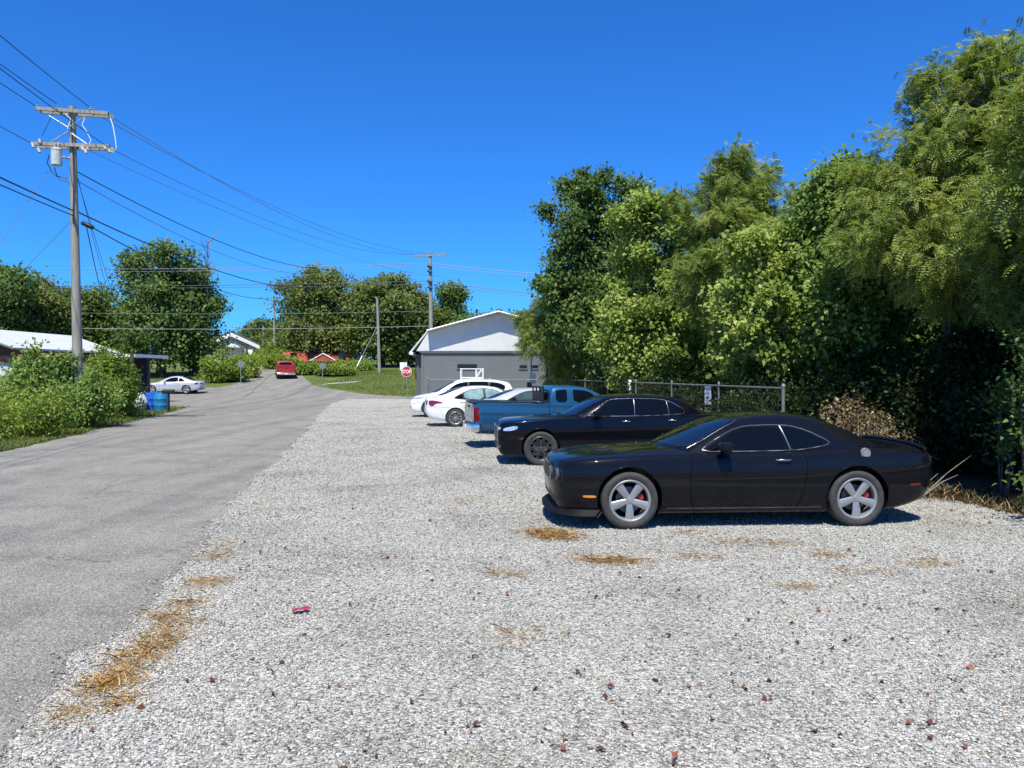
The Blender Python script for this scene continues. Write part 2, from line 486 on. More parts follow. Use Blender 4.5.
# the crossing street, the mouth of the drive and the street beyond
def cs_l(Y): return -24.0 if Y < 50 else -95.0
def cs_r(Y):
    if Y < 56: return edge_r(Y)+.6
    if Y < 58.6: return 70.0
    return float(np.interp(Y, [58.6, 62, 66, 69], [-7.2, -12.1, -15.6, -17.5]))
Yc = [43, 44, 45, 46, 47, 48, 49, 49.99, 50, 51, 52, 53, 54, 55, 55.99, 56, 57, 58, 58.59, 58.6, 59, 60, 61, 62, 63, 64, 65, 66, 67]
rows_sheet('cross_street', Yc, lambda Y: cs_l(Y)+(44-Y)*-3.5*(Y < 44), cs_r, M['asphalt'], .010)
frc = pchip([(66, -20.8), (74, -22.9), (82, -25.9), (90, -29.6), (100, -34.6), (110, -40), (130, -54)])
frw = lerp([(66, 10.5), (69, 7.4), (74, 6.2), (130, 6.0)])
rows_sheet('far_road', range(67, 131), lambda Y: float(frc(Y))-float(frw(Y))/2, lambda Y: float(frc(Y))+float(frw(Y))/2, M['asphalt'], .012)
# gravel lot: ragged edge on the asphalt, vegetation edge at the right
def veg_edge(Y): return float(np.interp(Y, [0, 6, 10.4, 12.3, 15, 17, 36], [7.2, 7.0, 6.9, 6.55, 6.3, 6.05, 2.6]))
gl = lambda Y: edge_r(Y)+.12+jag(Y, .17, 21)+.9*max(0, (Y-44)/12)**2
Yg = [x*.1 for x in range(-100, 300)] + [30+x*.25 for x in range(0, 100)] + [55.0, 56.3]
def gr(Y):
    if Y < 36: return veg_edge(Y)+.25+jag(Y, .25, 31)
    return float(np.interp(Y, [36, 44, 55], [3.5, 3.0, 40]))
rows_sheet('gravel_lot', Yg, gl, gr, M['gravel'], .016)
M['soil'] = simple('leaf_mould', (.060,.045,.032), .95, spec=.1, var=.6, scale=9, bmp=1.0, bscale=25)
rows_sheet('soil', [x*.5 for x in range(0, 84)], lambda Y: veg_edge(Y)-.25, lambda Y: veg_edge(Y)+12, M['soil'], .012)
# pale concrete edging by the far corner
k = G()
k.box(-45, -27.2, 67.05, 68.0, gz(67)-.2, gz(67)+.14)
tag(k.build('kerb', M['concrete']), 'pale concrete kerb strip', None, None, 'structure')
k = G()
pp = []
for (x, y) in ((-17.2, 69.3), (-14.6, 71.5)):
    pp += [(x, y)]
for i in range(len(pp)-1):
    (x0, y0), (x1, y1) = pp[i], pp[i+1]
    k.add([(x0, y0, gz(y0)+.02), (x0+.3, y0+1.4, gz(y0+1.4)+.02), (x1+.3, y1+1.4, gz(y1+1.4)+.02), (x1, y1, gz(y1)+.02)], [(0, 3, 2, 1)])
tag(k.build('path', M['concrete']), None, None, None, 'structure')

# loose crushed stone lying over the lot, thinning with distance and spilling on the road edge
def stones():
    rs = RS(5)
    temps = []
    for t in range(10):
        bm = bmesh.new()
        for _ in range(9):
            d = rs.normal(size=3); d /= np.linalg.norm(d)
            bm.verts.new(d*np.array([1, .78, .62])*(.8+.35*rs.rand()))
        bmesh.ops.convex_hull(bm, input=bm.verts)
        bmesh.ops.delete(bm, geom=[v for v in bm.verts if not v.link_faces], context='VERTS')
        bmesh.ops.triangulate(bm, faces=bm.faces)
        bm.verts.index_update()
        temps.append((np.array([v.co[:] for v in bm.verts]), np.array([[v.index for v in f.verts] for f in bm.faces])))
        bm.free()
    P = []; S = []
    TY = np.arange(2, 50, .02); TL = np.array([gl(y) for y in TY]); TR = np.array([veg_edge(y) for y in TY])
    def scatter(y0, y1, dens, smin, smax, margin):
        ys = np.sqrt(rs.rand(int(dens*(y1-y0)*(y1+y0)*.72))*(y1**2-y0**2)+y0**2)
        u = rs.uniform(-.70-margin/y1, .70+margin/y1, len(ys))
        xs = u*ys
        le = np.interp(ys, TY, TL); re = np.interp(ys, TY, TR)+.15
        spill = rs.exponential(.055, len(ys))
        keep = (xs > le-spill*(rs.rand(len(ys)) < .5)) & (xs < re)
        P.append(np.stack([xs[keep], ys[keep]], 1)); S.append(smin+(smax-smin)*rs.beta(1.4, 3.2, keep.sum()))
    scatter(2.9, 6.5, 3000, .006, .020, .9)
    scatter(6.5, 10, 1900, .007, .022, .9)
    scatter(10, 16, 800, .010, .026, .9)
    scatter(16, 22, 300, .013, .030, .5)
    scatter(22, 30, 130, .015, .032, .5)
    scatter(30, 44, 40, .017, .034, .3)
    P = np.concatenate(P); S = np.concatenate(S)
    n = len(P); kind = rs.randint(0, len(temps), n)
    VV = []; FF = []; TT = []; base = 0
    for t, (tv, tf) in enumerate(temps):
        i = np.where(kind == t)[0]; m = len(i)
        if not m: continue
        az = rs.uniform(0, 2*PI, m); tx = rs.normal(0, .45, m)
        ca, sa, ct, st = np.cos(az), np.sin(az), np.cos(tx), np.sin(tx)
        v = tv[None]*S[i][:, None, None]
        y = v[..., 1]*ct[:, None]-v[..., 2]*st[:, None]; z = v[..., 1]*st[:, None]+v[..., 2]*ct[:, None]
        X = v[..., 0]*ca[:, None]-y*sa[:, None]; Y = v[..., 0]*sa[:, None]+y*ca[:, None]
        W = np.stack([X+P[i, 0][:, None], Y+P[i, 1][:, None], z+(.016+S[i]*.34)[:, None]], -1)
        VV.append(W.reshape(-1, 3))
        FF.append((tf[None]+(np.arange(m)*len(tv))[:, None, None]+base).reshape(-1, 3))
        TT.append(np.repeat(rs.rand(m), len(tv)))
        base += m*len(tv)
    o = fast_mesh('gravel', np.concatenate(VV), np.concatenate(FF), M['stone'], tint=np.concatenate(TT))
    tag(o, 'crushed pale limestone covering the parking lot', None, None, 'stuff')
    print('stones', n)
stones()

# ------------------------------------------------------------------ foliage
def orient(n, rs, up=.5, out=None, south=0.0):
    v = rs.normal(size=(n, 3)); v[:, 2] += up; v[:, 1] -= south
    if out is not None: v += out
    return v/np.linalg.norm(v, axis=1, keepdims=True)

def perp(d, rs):
    r = rs.normal(size=d.shape)
    w = np.cross(d, r); return w/(np.linalg.norm(w, axis=1, keepdims=True)+1e-9)

def leaf_quads(C, D, Nn, Ln, Wd, fold=.18):
    """pointed leaf: base, side, tip, side"""
    W = np.cross(Nn, D); W /= (np.linalg.norm(W, axis=1, keepdims=True)+1e-9)
    U = np.cross(D, W)
    l = Ln[:, None]; w = Wd[:, None]
    mid = C+D*l*.45
    a = C; b = mid+W*w*.5+U*w*fold; c = C+D*l-U*l*.12; d = mid-W*w*.5+U*w*fold
    V = np.stack([a, b, c, d], 1).reshape(-1, 3)
    F = np.arange(len(C)*4).reshape(-1, 4)
    return V, F

def leaf_hex(C, D, Nn, Ln, Wd, fold=.2):
    W = np.cross(Nn, D); W /= (np.linalg.norm(W, axis=1, keepdims=True)+1e-9)
    U = np.cross(D, W); l = Ln[:, None]; w = Wd[:, None]
    P = [C]
    for (t, s) in ((.22, .42), (.58, .36)): P.append(C+D*l*t+W*w*s+U*w*fold*s*2)
    P.append(C+D*l-U*l*.16)
    for (t, s) in ((.58, .36), (.22, .42)): P.append(C+D*l*t-W*w*s+U*w*fold*s*2)
    return np.stack(P, 1).reshape(-1, 3), np.arange(len(C)*6).reshape(-1, 6)

def crown_points(lobes, n, rs, shell=.55):
    """points through ellipsoid lobes (x,y,z,rx,ry,rz), weighted to the outside"""
    vol = np.array([l[3]*l[4]*l[5] for l in lobes])**.75
    k = rs.choice(len(lobes), n, p=vol/vol.sum())
    d = rs.normal(size=(n, 3)); d /= np.linalg.norm(d, axis=1, keepdims=True)
    r = np.where(rs.rand(n) < .75, shell+(1-shell)*rs.rand(n), rs.rand(n)**.5)
    r = r*(1+.16*rs.normal(size=n)*.8)
    L_ = np.array(lobes)[k]
    return L_[:, :3]+d*r[:, None]*L_[:, 3:6], d

def leaves(tips, outs, per, spread, kind, rs, size, flat=.7, droop=.25, tintbias=0):
    n = len(tips)*per
    ci = np.repeat(np.arange(len(tips)), per)
    off = rs.normal(size=(n, 3))*spread*np.array([1, 1, flat])
    C = tips[ci]+off
    ct = rs.rand(len(tips))[ci]
    if kind == 'frond':
        D = orient(n, rs, -.1, outs[ci]*.9); D[:, 2] -= droop; D /= np.linalg.norm(D, axis=1, keepdims=True)
        Nn = orient(n, rs, 1.6, outs[ci]*.9, .8)
        W = np.cross(Nn, D); W /= (np.linalg.norm(W, axis=1, keepdims=True)+1e-9); U = np.cross(D, W)
        Ls = size*(.7+.6*rs.rand(n))
        VV = []; TT = []
        npair = 6
        tt = np.clip(.6*ct+.4*rs.rand(n)+tintbias, 0, 1)
        for p in range(npair):
            s = (p+.6)/npair
            base = C+D*(Ls*s)[:, None]-np.array([0, 0, 1])*(Ls*s*s*.28)[:, None]
            for sg in (-1, 1):
                dd = W*sg*.93+D*.35-U*.15*0
                dd = dd/np.linalg.norm(dd, axis=1, keepdims=True)
                ll = Ls*.27*(1.12-.75*abs(s-.45))
                v, f = leaf_quads(base, dd, U+rs.normal(size=U.shape)*.22, ll, ll*.50, .1)
                VV.append(v); TT.append(np.repeat(tt, 4))
        V = np.concatenate(VV); T = np.concatenate(TT)
        return V, np.arange(len(V)).reshape(-1, 4), T
    D = orient(n, rs, 0, outs[ci]*.7); D[:, 2] -= droop; D /= np.linalg.norm(D, axis=1, keepdims=True)
    Nn = orient(n, rs, 1.0, outs[ci]*1.0, .8)
    Ls = size*(.65+.7*rs.rand(n))
    fn = leaf_hex if size < .19 else leaf_quads
    V, F = fn(C, D, Nn, Ls, Ls*(.62+.2*rs.rand(n)))
    T = np.repeat(np.clip(.55*ct+.45*rs.rand(n)+tintbias, 0, 1), F.shape[1])
    return V, F, T

def tree(name, label, cat, base, lobes, ntip, per, spread, kind, mat, size, seed, trunk_r=.16, trunk_mat='bark', group=None,
         nlimb=9, trunk_top=None, twig=True, flat=.7, droop=.25, shell=.55, tintbias=0, lean=(0, 0), multi=1, extra=None, sprays=0, spl=.8):
    """lobes are given relative to the foot of the trunk"""
    rs = RS(seed)
    root = empty(name, base); tag(root, label, cat, group)
    lob = [tuple(l) if len(l) == 6 else (l[0], l[1], l[2], l[3], l[3], l[4]) for l in lobes]
    tips, outs = crown_points(lob, ntip, rs, shell)
    if sprays:
        st, so = [], []
        LB0 = np.array(lob)
        for _ in range(sprays):
            q = lob[rs.randint(len(lob))]
            dd = rs.normal(size=3); dd[2] = abs(dd[2])+.35; dd /= np.linalg.norm(dd)
            p = np.array(q[:3])+dd*np.array(q[3:6])*.95
            if (((p-LB0[:, :3])/LB0[:, 3:6])**2).sum(1).min() < .8: continue
            ax = dd*.6+np.array([0, 0, .8])+rs.normal(size=3)*.25; ax /= np.linalg.norm(ax)
            ln = spl*rs.uniform(.5, 1.2)
            for t in np.linspace(.1, 1, 5): st.append(p+ax*ln*t); so.append(ax)
        if st: tips = np.concatenate([tips, np.array(st)]); outs = np.concatenate([outs, np.array(so)])
    nspr = 0
    tips[:, 2] = np.maximum(tips[:, 2], .12)
    H = max(l[2]+l[5] for l in lob)
    top = trunk_top or H*.72
    wood = G()
    paths = []
    for q in range(multi):
        bx, by = (0, 0) if multi == 1 else (rs.uniform(-.35, .35), rs.uniform(-.35, .35))
        pts = []
        lx, ly = (lean if multi == 1 else (lean[0]+rs.uniform(-.8, .8), lean[1]+rs.uniform(-.6, .6)))
        for i in range(8):
            t = i/7
            pts.append((bx+lx*t+rs.normal()*.05*t*2, by+ly*t+rs.normal()*.05*t*2, -.15+top*t))
        paths.append(pts)
        wood.tube(pts, [trunk_r*(1.25-.25*min(1, i*2/7))*(1-.8*(i/7)) for i in range(8)], 7)
    limbs = []
    idx = rs.choice(len(tips), min(nlimb, len(tips)), replace=False)
    for i in idx:
        tp = tips[i]*.92
        pth = paths[rs.randint(multi)]
        h = min(max(.25*top, tp[2]*.62), top*.95)
        k = min(6, int(h/top*7)); f = h/top*7-k
        a = np.array(pth[k])*(1-f)+np.array(pth[k+1])*f
        m1 = a*.6+tp*.4+np.array([0, 0, .12*np.linalg.norm(tp-a)]); m2 = a*.25+tp*.75+np.array([0, 0, .08*np.linalg.norm(tp-a)])
        q = [a, m1, m2, tp]
        wood.tube(q, [trunk_r*.42, trunk_r*.28, trunk_r*.18, trunk_r*.07], 5, cap=False)
        limbs += [m1, m2, tp]
    if twig and limbs:
        LB = np.array(limbs)
        for i in range(0, len(tips), 2):
            d = np.linalg.norm(LB-tips[i], axis=1); j = d.argmin()
            if d[j] > .15:
                a = LB[j]; b = tips[i]
                wood.tube([a, (a+b)/2+np.array([0, 0, .05]), b], [trunk_r*.10, trunk_r*.07, trunk_r*.03], 3, cap=False)
    wood.build('trunk', M[trunk_mat], root, smooth=60, fix=False)
    V, F, T = leaves(tips, outs, per, spread, kind, rs, size, flat, droop, tintbias)
    if extra is not None:
        V2, F2, T2 = extra(rs); F2 = F2+len(V); V = np.concatenate([V, V2]); F = np.concatenate([F, F2]); T = np.concatenate([T, T2])
    ok = V[:, 2] > .02-base[2]*0
    V[:, 2] = np.maximum(V[:, 2], .03)
    fast_mesh('crown', V, F, LEAF[mat], root, tint=T)
    return root

def bush(name, label, cat, base, lobes, ntip, per, spread, mat, size, seed, group=None, kind='leaf', flat=.8, tintbias=0, stems=10, droop=.1):
    rs = RS(seed)
    root = empty(name, base); tag(root, label, cat, group)
    lob = [tuple(l) if len(l) == 6 else (l[0], l[1], l[2], l[3], l[3], l[4]) for l in lobes]
    tips, outs = crown_points(lob, ntip, rs, .35)
    st_, so_ = [], []
    for _ in range(8):
        p = tips[rs.randint(len(tips))]
        if p[2] < lob[0][2]: continue
        ax = np.array([rs.normal()*.3, rs.normal()*.3, 1.0])
        for t in (.12, .26, .40): st_.append(p+ax*t*(.4+.25*lob[0][5])); so_.append(ax)
    if st_: tips = np.concatenate([tips, np.array(st_)]); outs = np.concatenate([outs, np.array(so_)])
    tips[:, 2] = np.abs(tips[:, 2])+.05
    st = G()
    for i in rs.choice(len(tips), min(stems, len(tips)), replace=False):
        t = tips[i]; b = np.array([t[0]*.45, t[1]*.45, -.05])
        st.tube([b, (b+t)/2+rs.normal(size=3)*.06, t], [.022, .014, .006], 4, cap=False)
    st.build('stem', M['bark'], root, fix=False)
    V, F, T = leaves(tips, outs, per, spread, kind, rs, size, flat, droop, tintbias)
    V[:, 2] = np.maximum(V[:, 2], .02)
    fast_mesh('foliage', V, F, LEAF[mat], root, tint=T)
    return root

TG = 'trees behind the chain link fence'
def build_right_trees():
    # tree rows behind the fence, left to right in the photo
    tree('broadleaf_tree', 'tall dark green tree, leftmost of the tall row behind the fence', 'tree', (3.95, 35, 0),
         [(-.2,0,6.2,2.3,2.6),(-1.0,0,7.1,1.4,1.7),(-.9,-.3,8.3,1.5,1.9),(.9,.2,8.6,1.5,1.7),(-1.5,-.3,5.2,1.4,1.7),(1.5,0,6,1.6,2),(-.3,-.4,9.6,.9,1.0),(.2,-.5,3.6,2.2,1.8)],
         330, 95, .26, 'leaf', 'dark', .165, 101, .17, group=TG, sprays=36, spl=.5, tintbias=-.02)
    tree('locust_tree', 'feathery low locust tree overhanging the grey building', 'tree', (1.75, 36.9, 0),
         [(.5,0,3.8,1.3,1.3),(-.5,-.2,3.5,1.0,1.0),(.6,0,4.7,1.1,1.0),(1.0,-.2,2.7,1.3,1.2),(.9,0,1.7,1.2,.9),(.3,-.3,4.1,1.4,1.2),(1.6,-.3,3.6,1.2,1.2)],
         210, 50, .19, 'frond', 'locust', .24, 102, .10, group=TG, sprays=36, spl=.5)
    tree('maple_tree', 'pale leafy maple in front of the tall dark tree', 'tree', (5.3, 29, 0),
         [(0,0,5.0,1.7,2.2),(-.5,-.3,6.9,1.0,1.1),(.7,-.2,6.2,1.1,1.3),(-.9,-.4,3.6,1.3,1.5),(.8,-.2,3.4,1.5,1.7),(-.2,-.3,2.2,1.8,1.3),(.1,0,7.6,.6,.8)],
         270, 76, .22, 'leaf', 'maple', .15, 103, .13, group=TG, sprays=36, spl=.5)
    tree('locust_tree', 'broad feathery locust beside the pale maple, mid row', 'tree', (7.4, 24, 0),
         [(0,0,6.0,2.0,2.0),(-1.1,-.2,6.6,1.2,1.3),(.7,0,6.6,1.2,1.0),(-.5,-.3,7.4,1.0,.8),(-1.0,-.2,6.9,.9,.8),(.6,-.2,6.7,1.3,1.0),(-1.2,-.4,4.6,1.4,1.3),(1.2,-.3,5,1.5,1.8),(.2,0,3.5,1.9,1.6)],
         330, 50, .19, 'frond', 'locust', .25, 104, .13, group=TG, sprays=36, spl=.5, tintbias=-.05)
    tree('maple_tree', 'bright sunlit broadleaf tree low over the fence behind the black sedan', 'tree', (7.15, 21.4, 0),
         [(0,0,3.6,1.45,1.5),(-.6,-.4,4.5,.9,.9),(.6,-.3,4.6,.95,1.0),(-.7,-.5,2.6,.9,.8),(.7,-.5,2.9,1.0,1.0),(0,-.6,3.2,1.1,1.0)],
         210, 84, .20, 'leaf', 'maple', .135, 105, .10, group=TG, sprays=36, spl=.5, tintbias=.08)
    tree('poplar_tree', 'tall narrow poplar with big leaves left of the largest locust', 'tree', (8.75, 20.0, 0),
         [(0,0,4.7,1.3,2.0),(-.5,-.2,6.0,.7,.9),(.3,-.2,6.3,.7,.7),(.7,0,5.6,.9,1.2),(-.1,-.3,3.4,1.3,1.5),(-.45,-.2,6.6,.35,.5)],
         240, 76, .24, 'leaf', 'broad', .13, 106, .11, group=TG, sprays=36, spl=.5)
    tree('locust_tree', 'largest feathery locust towering at the right above the black coupe', 'tree', (10.0, 16.6, 0),
         [(0,0,5.6,2.4,2.1),(-1.4,-.3,6.0,1.4,1.3),(-.6,-.5,7.0,1.4,1.0),(.7,0,7.3,1.4,1.1),(.6,-.2,8.1,.8,.6),(1.7,.2,6.2,1.6,1.8),(-1.7,-.6,4.6,1.3,1.1),(-.5,-.8,4.4,1.8,1.2),(-2.0,-.3,6.6,.55,.5),(2.2,0,7.6,1.0,.9),(-.2,-.4,8.0,.45,.5)],
         430, 46, .18, 'frond', 'locust', .22, 107, .13, group=TG, sprays=36, spl=.5, multi=3, tintbias=.05)
    tree('locust_tree', 'locust with drooping fronds at the right edge of the photo', 'tree', (10.4, 13.4, 0),
         [(0,0,4.4,1.9,1.6),(-1.1,-.4,3.8,1.2,1.2),(-.6,-.2,5.6,1.1,1.0),(.8,0,5.8,1.5,1.3),(.5,0,7.0,1.0,1.0)],
         260, 44, .25, 'frond', 'locust', .24, 108, .11, group=TG, sprays=36, spl=.5, multi=2)
    tree('ash_tree', 'broadleaf tree in shade right of the black coupe tail', 'tree', (10.2, 12.8, 0),
         [(0,0,3.4,1.6,1.1),(-1.0,-.4,3.2,1.1,.8),(.8,-.2,3.6,1.2,1.1),(-.2,0,4.3,1.3,.9)],
         240, 60, .24, 'leaf', 'dark', .10, 109, .09, group=TG, sprays=36, spl=.5, multi=2)
    tree('locust_tree', 'added locust outside the right edge, its canopy shading the lot border', 'tree', (10.3, 10.4, 0),  # added mostly out of view so its canopy darkens the border shrubs
         [(0,0,4.6,2.0,1.2),(-1.6,-.2,4.5,1.3,.9),(-.6,.2,5.8,1.7,1.1),(-2.0,.9,4.9,1.1,.8),(.2,-1.2,5.0,1.5,1.0),(-1.0,1.4,4.3,1.3,.9)],
         330, 44, .26, 'frond', 'locust', .25, 110, .12, group=TG, sprays=36, spl=.5, multi=2)
    # the darker wood standing behind
    BK = [(8.6, 33.5, 8.6, 2.6), (11.6, 29.5, 9.2, 2.8), (13.2, 24, 9.0, 2.9), (14.4, 19.5, 8.6, 2.8), (7.2, 41, 8.2, 2.8), (12.9, 15.3, 7.6, 2.4), (10.2, 26, 7.2, 2.4)]
    names = ['dark bushy tree filling the gap between the tall dark tree and the maple', 'dark tree standing behind the mid row locust', 'dark tree behind the narrow poplar',
             'dark tree behind the largest locust', 'dark tree farthest back behind the leftmost tall tree', 'dark tree at the right edge behind the drooping locust', 'dark tree behind the sunlit low broadleaf tree']
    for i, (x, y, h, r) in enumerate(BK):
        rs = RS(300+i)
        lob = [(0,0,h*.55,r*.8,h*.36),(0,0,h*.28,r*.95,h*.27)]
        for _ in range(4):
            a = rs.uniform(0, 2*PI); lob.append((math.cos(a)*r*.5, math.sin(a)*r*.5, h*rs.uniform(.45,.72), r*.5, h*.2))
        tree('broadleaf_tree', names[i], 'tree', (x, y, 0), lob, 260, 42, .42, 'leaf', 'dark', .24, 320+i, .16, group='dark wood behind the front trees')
    # undergrowth along the lot
    UG = [(6.6,20.2,1.5,1.7),(7.9,18.2,1.3,2.1),(8.8,16.8,1.2,2.4),(9.4,15.4,1.2,2.5),(9.6,13.8,1.1,2.3),(9.6,12.3,1.0,2.2),(8.9,9.6,.9,1.9),(10.8,11.8,1.4,3.0),(5.6,23.6,1.2,1.6),(4.9,27.5,1.3,1.7),(4.2,31.4,1.3,1.6),(3.6,35.6,1.2,1.7),(9.3,16.2,1.5,3.0),(8.6,18.6,1.5,2.8),(10.2,14.2,1.5,3.2)]
    lab = ['shady shrub behind the fence by its end post','shady shrub right of the fence end post','tall shady shrub behind the coupe roof','shady shrub behind the coupe rear window','shady shrub behind the coupe boot','shady shrub beside the coupe tail','shady shrub at the right edge of the lot','tall dark shrub behind those beside the coupe tail','shrub behind the fence under the sunlit broadleaf tree','shrub behind the fence under the locust','shrub behind the fence under the maple','shrub behind the fence corner','dark shrub deep under the largest locust','dark shrub under the poplar','dark shrub under the drooping locust']
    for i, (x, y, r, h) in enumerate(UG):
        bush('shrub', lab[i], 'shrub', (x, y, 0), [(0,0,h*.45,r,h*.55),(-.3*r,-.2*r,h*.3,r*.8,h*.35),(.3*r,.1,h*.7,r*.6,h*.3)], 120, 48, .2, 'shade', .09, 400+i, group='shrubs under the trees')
    # sunlit vine strands at the shaded edge
    for i, (x, y, lb) in enumerate(((7.35, 10.9, 'sunlit vine strand hanging at the right photo edge'), (7.95, 12.4, 'leafy sapling in front of the dark shrubs by the coupe tail'), (6.95, 9.9, 'low leafy weed clump at the right photo edge'))):
        bush('vine', lb, 'vine', (x, y, 0), [[(0,0,1.3,.28,.25,1.0),(.2,.1,2.1,.3,.3,.5)],[(0,0,1.0,.3,.3,.8)],[(0,0,.3,.35,.35,.35)]][i], (20, 16, 20)[i], 24, .12, 'dark', .07, 480+i, group=None, stems=8)
build_right_trees()

def dry_brush():
    rs = RS(41)
    root = empty('dry_brush', (6.85, 15.3, 0)); tag(root, 'tangle of tan dead vines beside the fence end post', 'dead brush')
    st = G()
    for i in range(60):
        a = rs.uniform(-.9, 1.1); y = rs.uniform(-.7, .6); h = rs.uniform(.4, 1.5)*(1-.35*abs(a))
        p0 = np.array([a*.6, y*.6, 0]); p1 = np.array([a+rs.normal()*.2, y+rs.normal()*.2, h]); p2 = p1+np.array([rs.normal()*.3, rs.normal()*.25, -rs.uniform(.1, .6)])
        st.tube([p0, (p0+p1)/2+rs.normal(size=3)*.1, p1, p2], [.007, .006, .004, .003], 4, cap=False)
    st.build('stem', M['deadwood'], root, fix=False)
    lob = [(0,0,.9,.85,.55,.75),(.7,.1,.6,.7,.5,.55),(-.5,0,.6,.6,.5,.5)]
    lob += [(-.3,-.1,1.35,.5,.4,.45),(.2,.1,1.1,.7,.45,.5)]
    tips, outs = crown_points(lob, 120, rs, .3); tips[:, 2] = np.abs(tips[:, 2])*.9
    V, F, T = leaves(tips, outs, 26, .13, 'leaf', rs, .055, droop=.8, tintbias=-.22)
    fast_mesh('dead_leaf', V, F, LEAF['dry'], root, tint=T)['kind'] = 'stuff'
dry_brush()

def blades(name, label, pts, hmin, hmax, mat, seed, w=.006, lay=.35, kind='stuff', per=1):
    rs = RS(seed)
    n = len(pts); P = np.array(pts)
    h = hmin+(hmax-hmin)*rs.rand(n)
    az = rs.uniform(0, 2*PI, n); ln = np.abs(rs.normal(lay, .3, n))
    ln = np.clip(ln, 0, 1.5)
    dx, dy, dz = np.cos(az)*np.sin(ln), np.sin(az)*np.sin(ln), np.cos(ln)
    dz = np.maximum(dz, .04)
    D = np.stack([dx, dy, dz], 1)
    W = np.stack([-np.sin(az+rs.normal(0, .6, n)), np.cos(az), np.zeros(n)], 1)*(w*(.6+.8*rs.rand(n)))[:, None]
    tip = P+D*h[:, None]; tip[:, :2] += D[:, :2]*(h*.25)[:, None]; tip[:, 2] -= h*.08
    tip[:, 2] = np.maximum(tip[:, 2], P[:, 2]+.004)
    mid = P+D*(h*.55)[:, None]
    V = np.stack([P-W, P+W, mid+W*.8, tip, mid-W*.8], 1).reshape(-1, 3)
    F = np.arange(n*5).reshape(-1, 5)
    o = fast_mesh(name, V, F, LEAF[mat], tint=np.repeat(rs.rand(n), 5))
    tag(o, label, None, None, kind)
    return o

# grass on the left verge
def verge():
    rs = RS(51); pts = []
    for Y in np.arange(15, 44, .012):
        for _ in range(2):
            y = Y+rs.rand()*.02; e = edge_l(y)+jag(y, .16, 11)
            w = 2.2 if y < 40 else 2.2
            x = e-.02-w*rs.rand()**1.3+.10*rs.normal()*(rs.rand() < .3)
            pts.append((x, y, 0.0))
    for _ in range(9000):
        y = rs.uniform(15, 44); pts.append((edge_l(y)-rs.uniform(1, 9), y, 0))
    blades('grass', 'short grass on the left road verge', pts, .05, .17, 'grass', 52, .009, .4)
    pts = []
    for _ in range(26000):
        y = rs.uniform(60, 92); x = rs.uniform(-17, -4) if rs.rand() < .7 else rs.uniform(-48, -27.5)
        if x > -18 and x < float(np.interp(y, [58.6, 62, 66, 69, 95], [-6.8, -11.8, -15.3, -17.2, -17.5]))+.3: continue
        if x < -20 and y < 68.2: continue
        pts.append((x, y, gz(y)))
    blades('grass', 'mown lawn grass beyond the crossing street', pts, .06, .14, 'grass', 53, .02, .5)
verge()

# dry grass fringe where the gravel meets the trees
def fringe():
    rs = RS(61); pts = []
    for _ in range(3000):
        y = rs.uniform(8, 17.5); x = veg_edge(y)+.1+abs(rs.normal())*.4
        if y > 13.5 and rs.rand() < .5: continue
        pts.append((x, y, .01))
    for _ in range(500):
        pts.append((6.65+rs.normal()*.25, 12.3+rs.normal()*.25, .01))
    blades('dry_grass', 'tan dry grass fringe at the foot of the trees', pts, .05, .26, 'dry', 62, .006, .9)
    pts = []
    for _ in range(450):
        y = rs.uniform(8, 16); x = veg_edge(y)+.25+abs(rs.normal())*.4
        pts.append((x, y, .01))
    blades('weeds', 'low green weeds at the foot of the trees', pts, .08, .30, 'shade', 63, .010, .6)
fringe()
k = G()
rs = RS(64)
for (dx, dy, dz, l) in ((.95,.3,.62,1.0),(.85,.2,.42,.7),(.8,.5,.50,.75)):
    p = np.array([6.35, 12.1, .1])+rs.normal(size=3)*.05
    q = p+np.array([dx, dy, dz])*l
    k.tube([p, (p+q)/2+np.array([0,0,.04]), q], [.010,.008,.003], 5)
tag(k.build('fallen_branch', M['deadwood'], fix=False), 'bare grey fallen branch leaning by the coupe tail', 'branch')

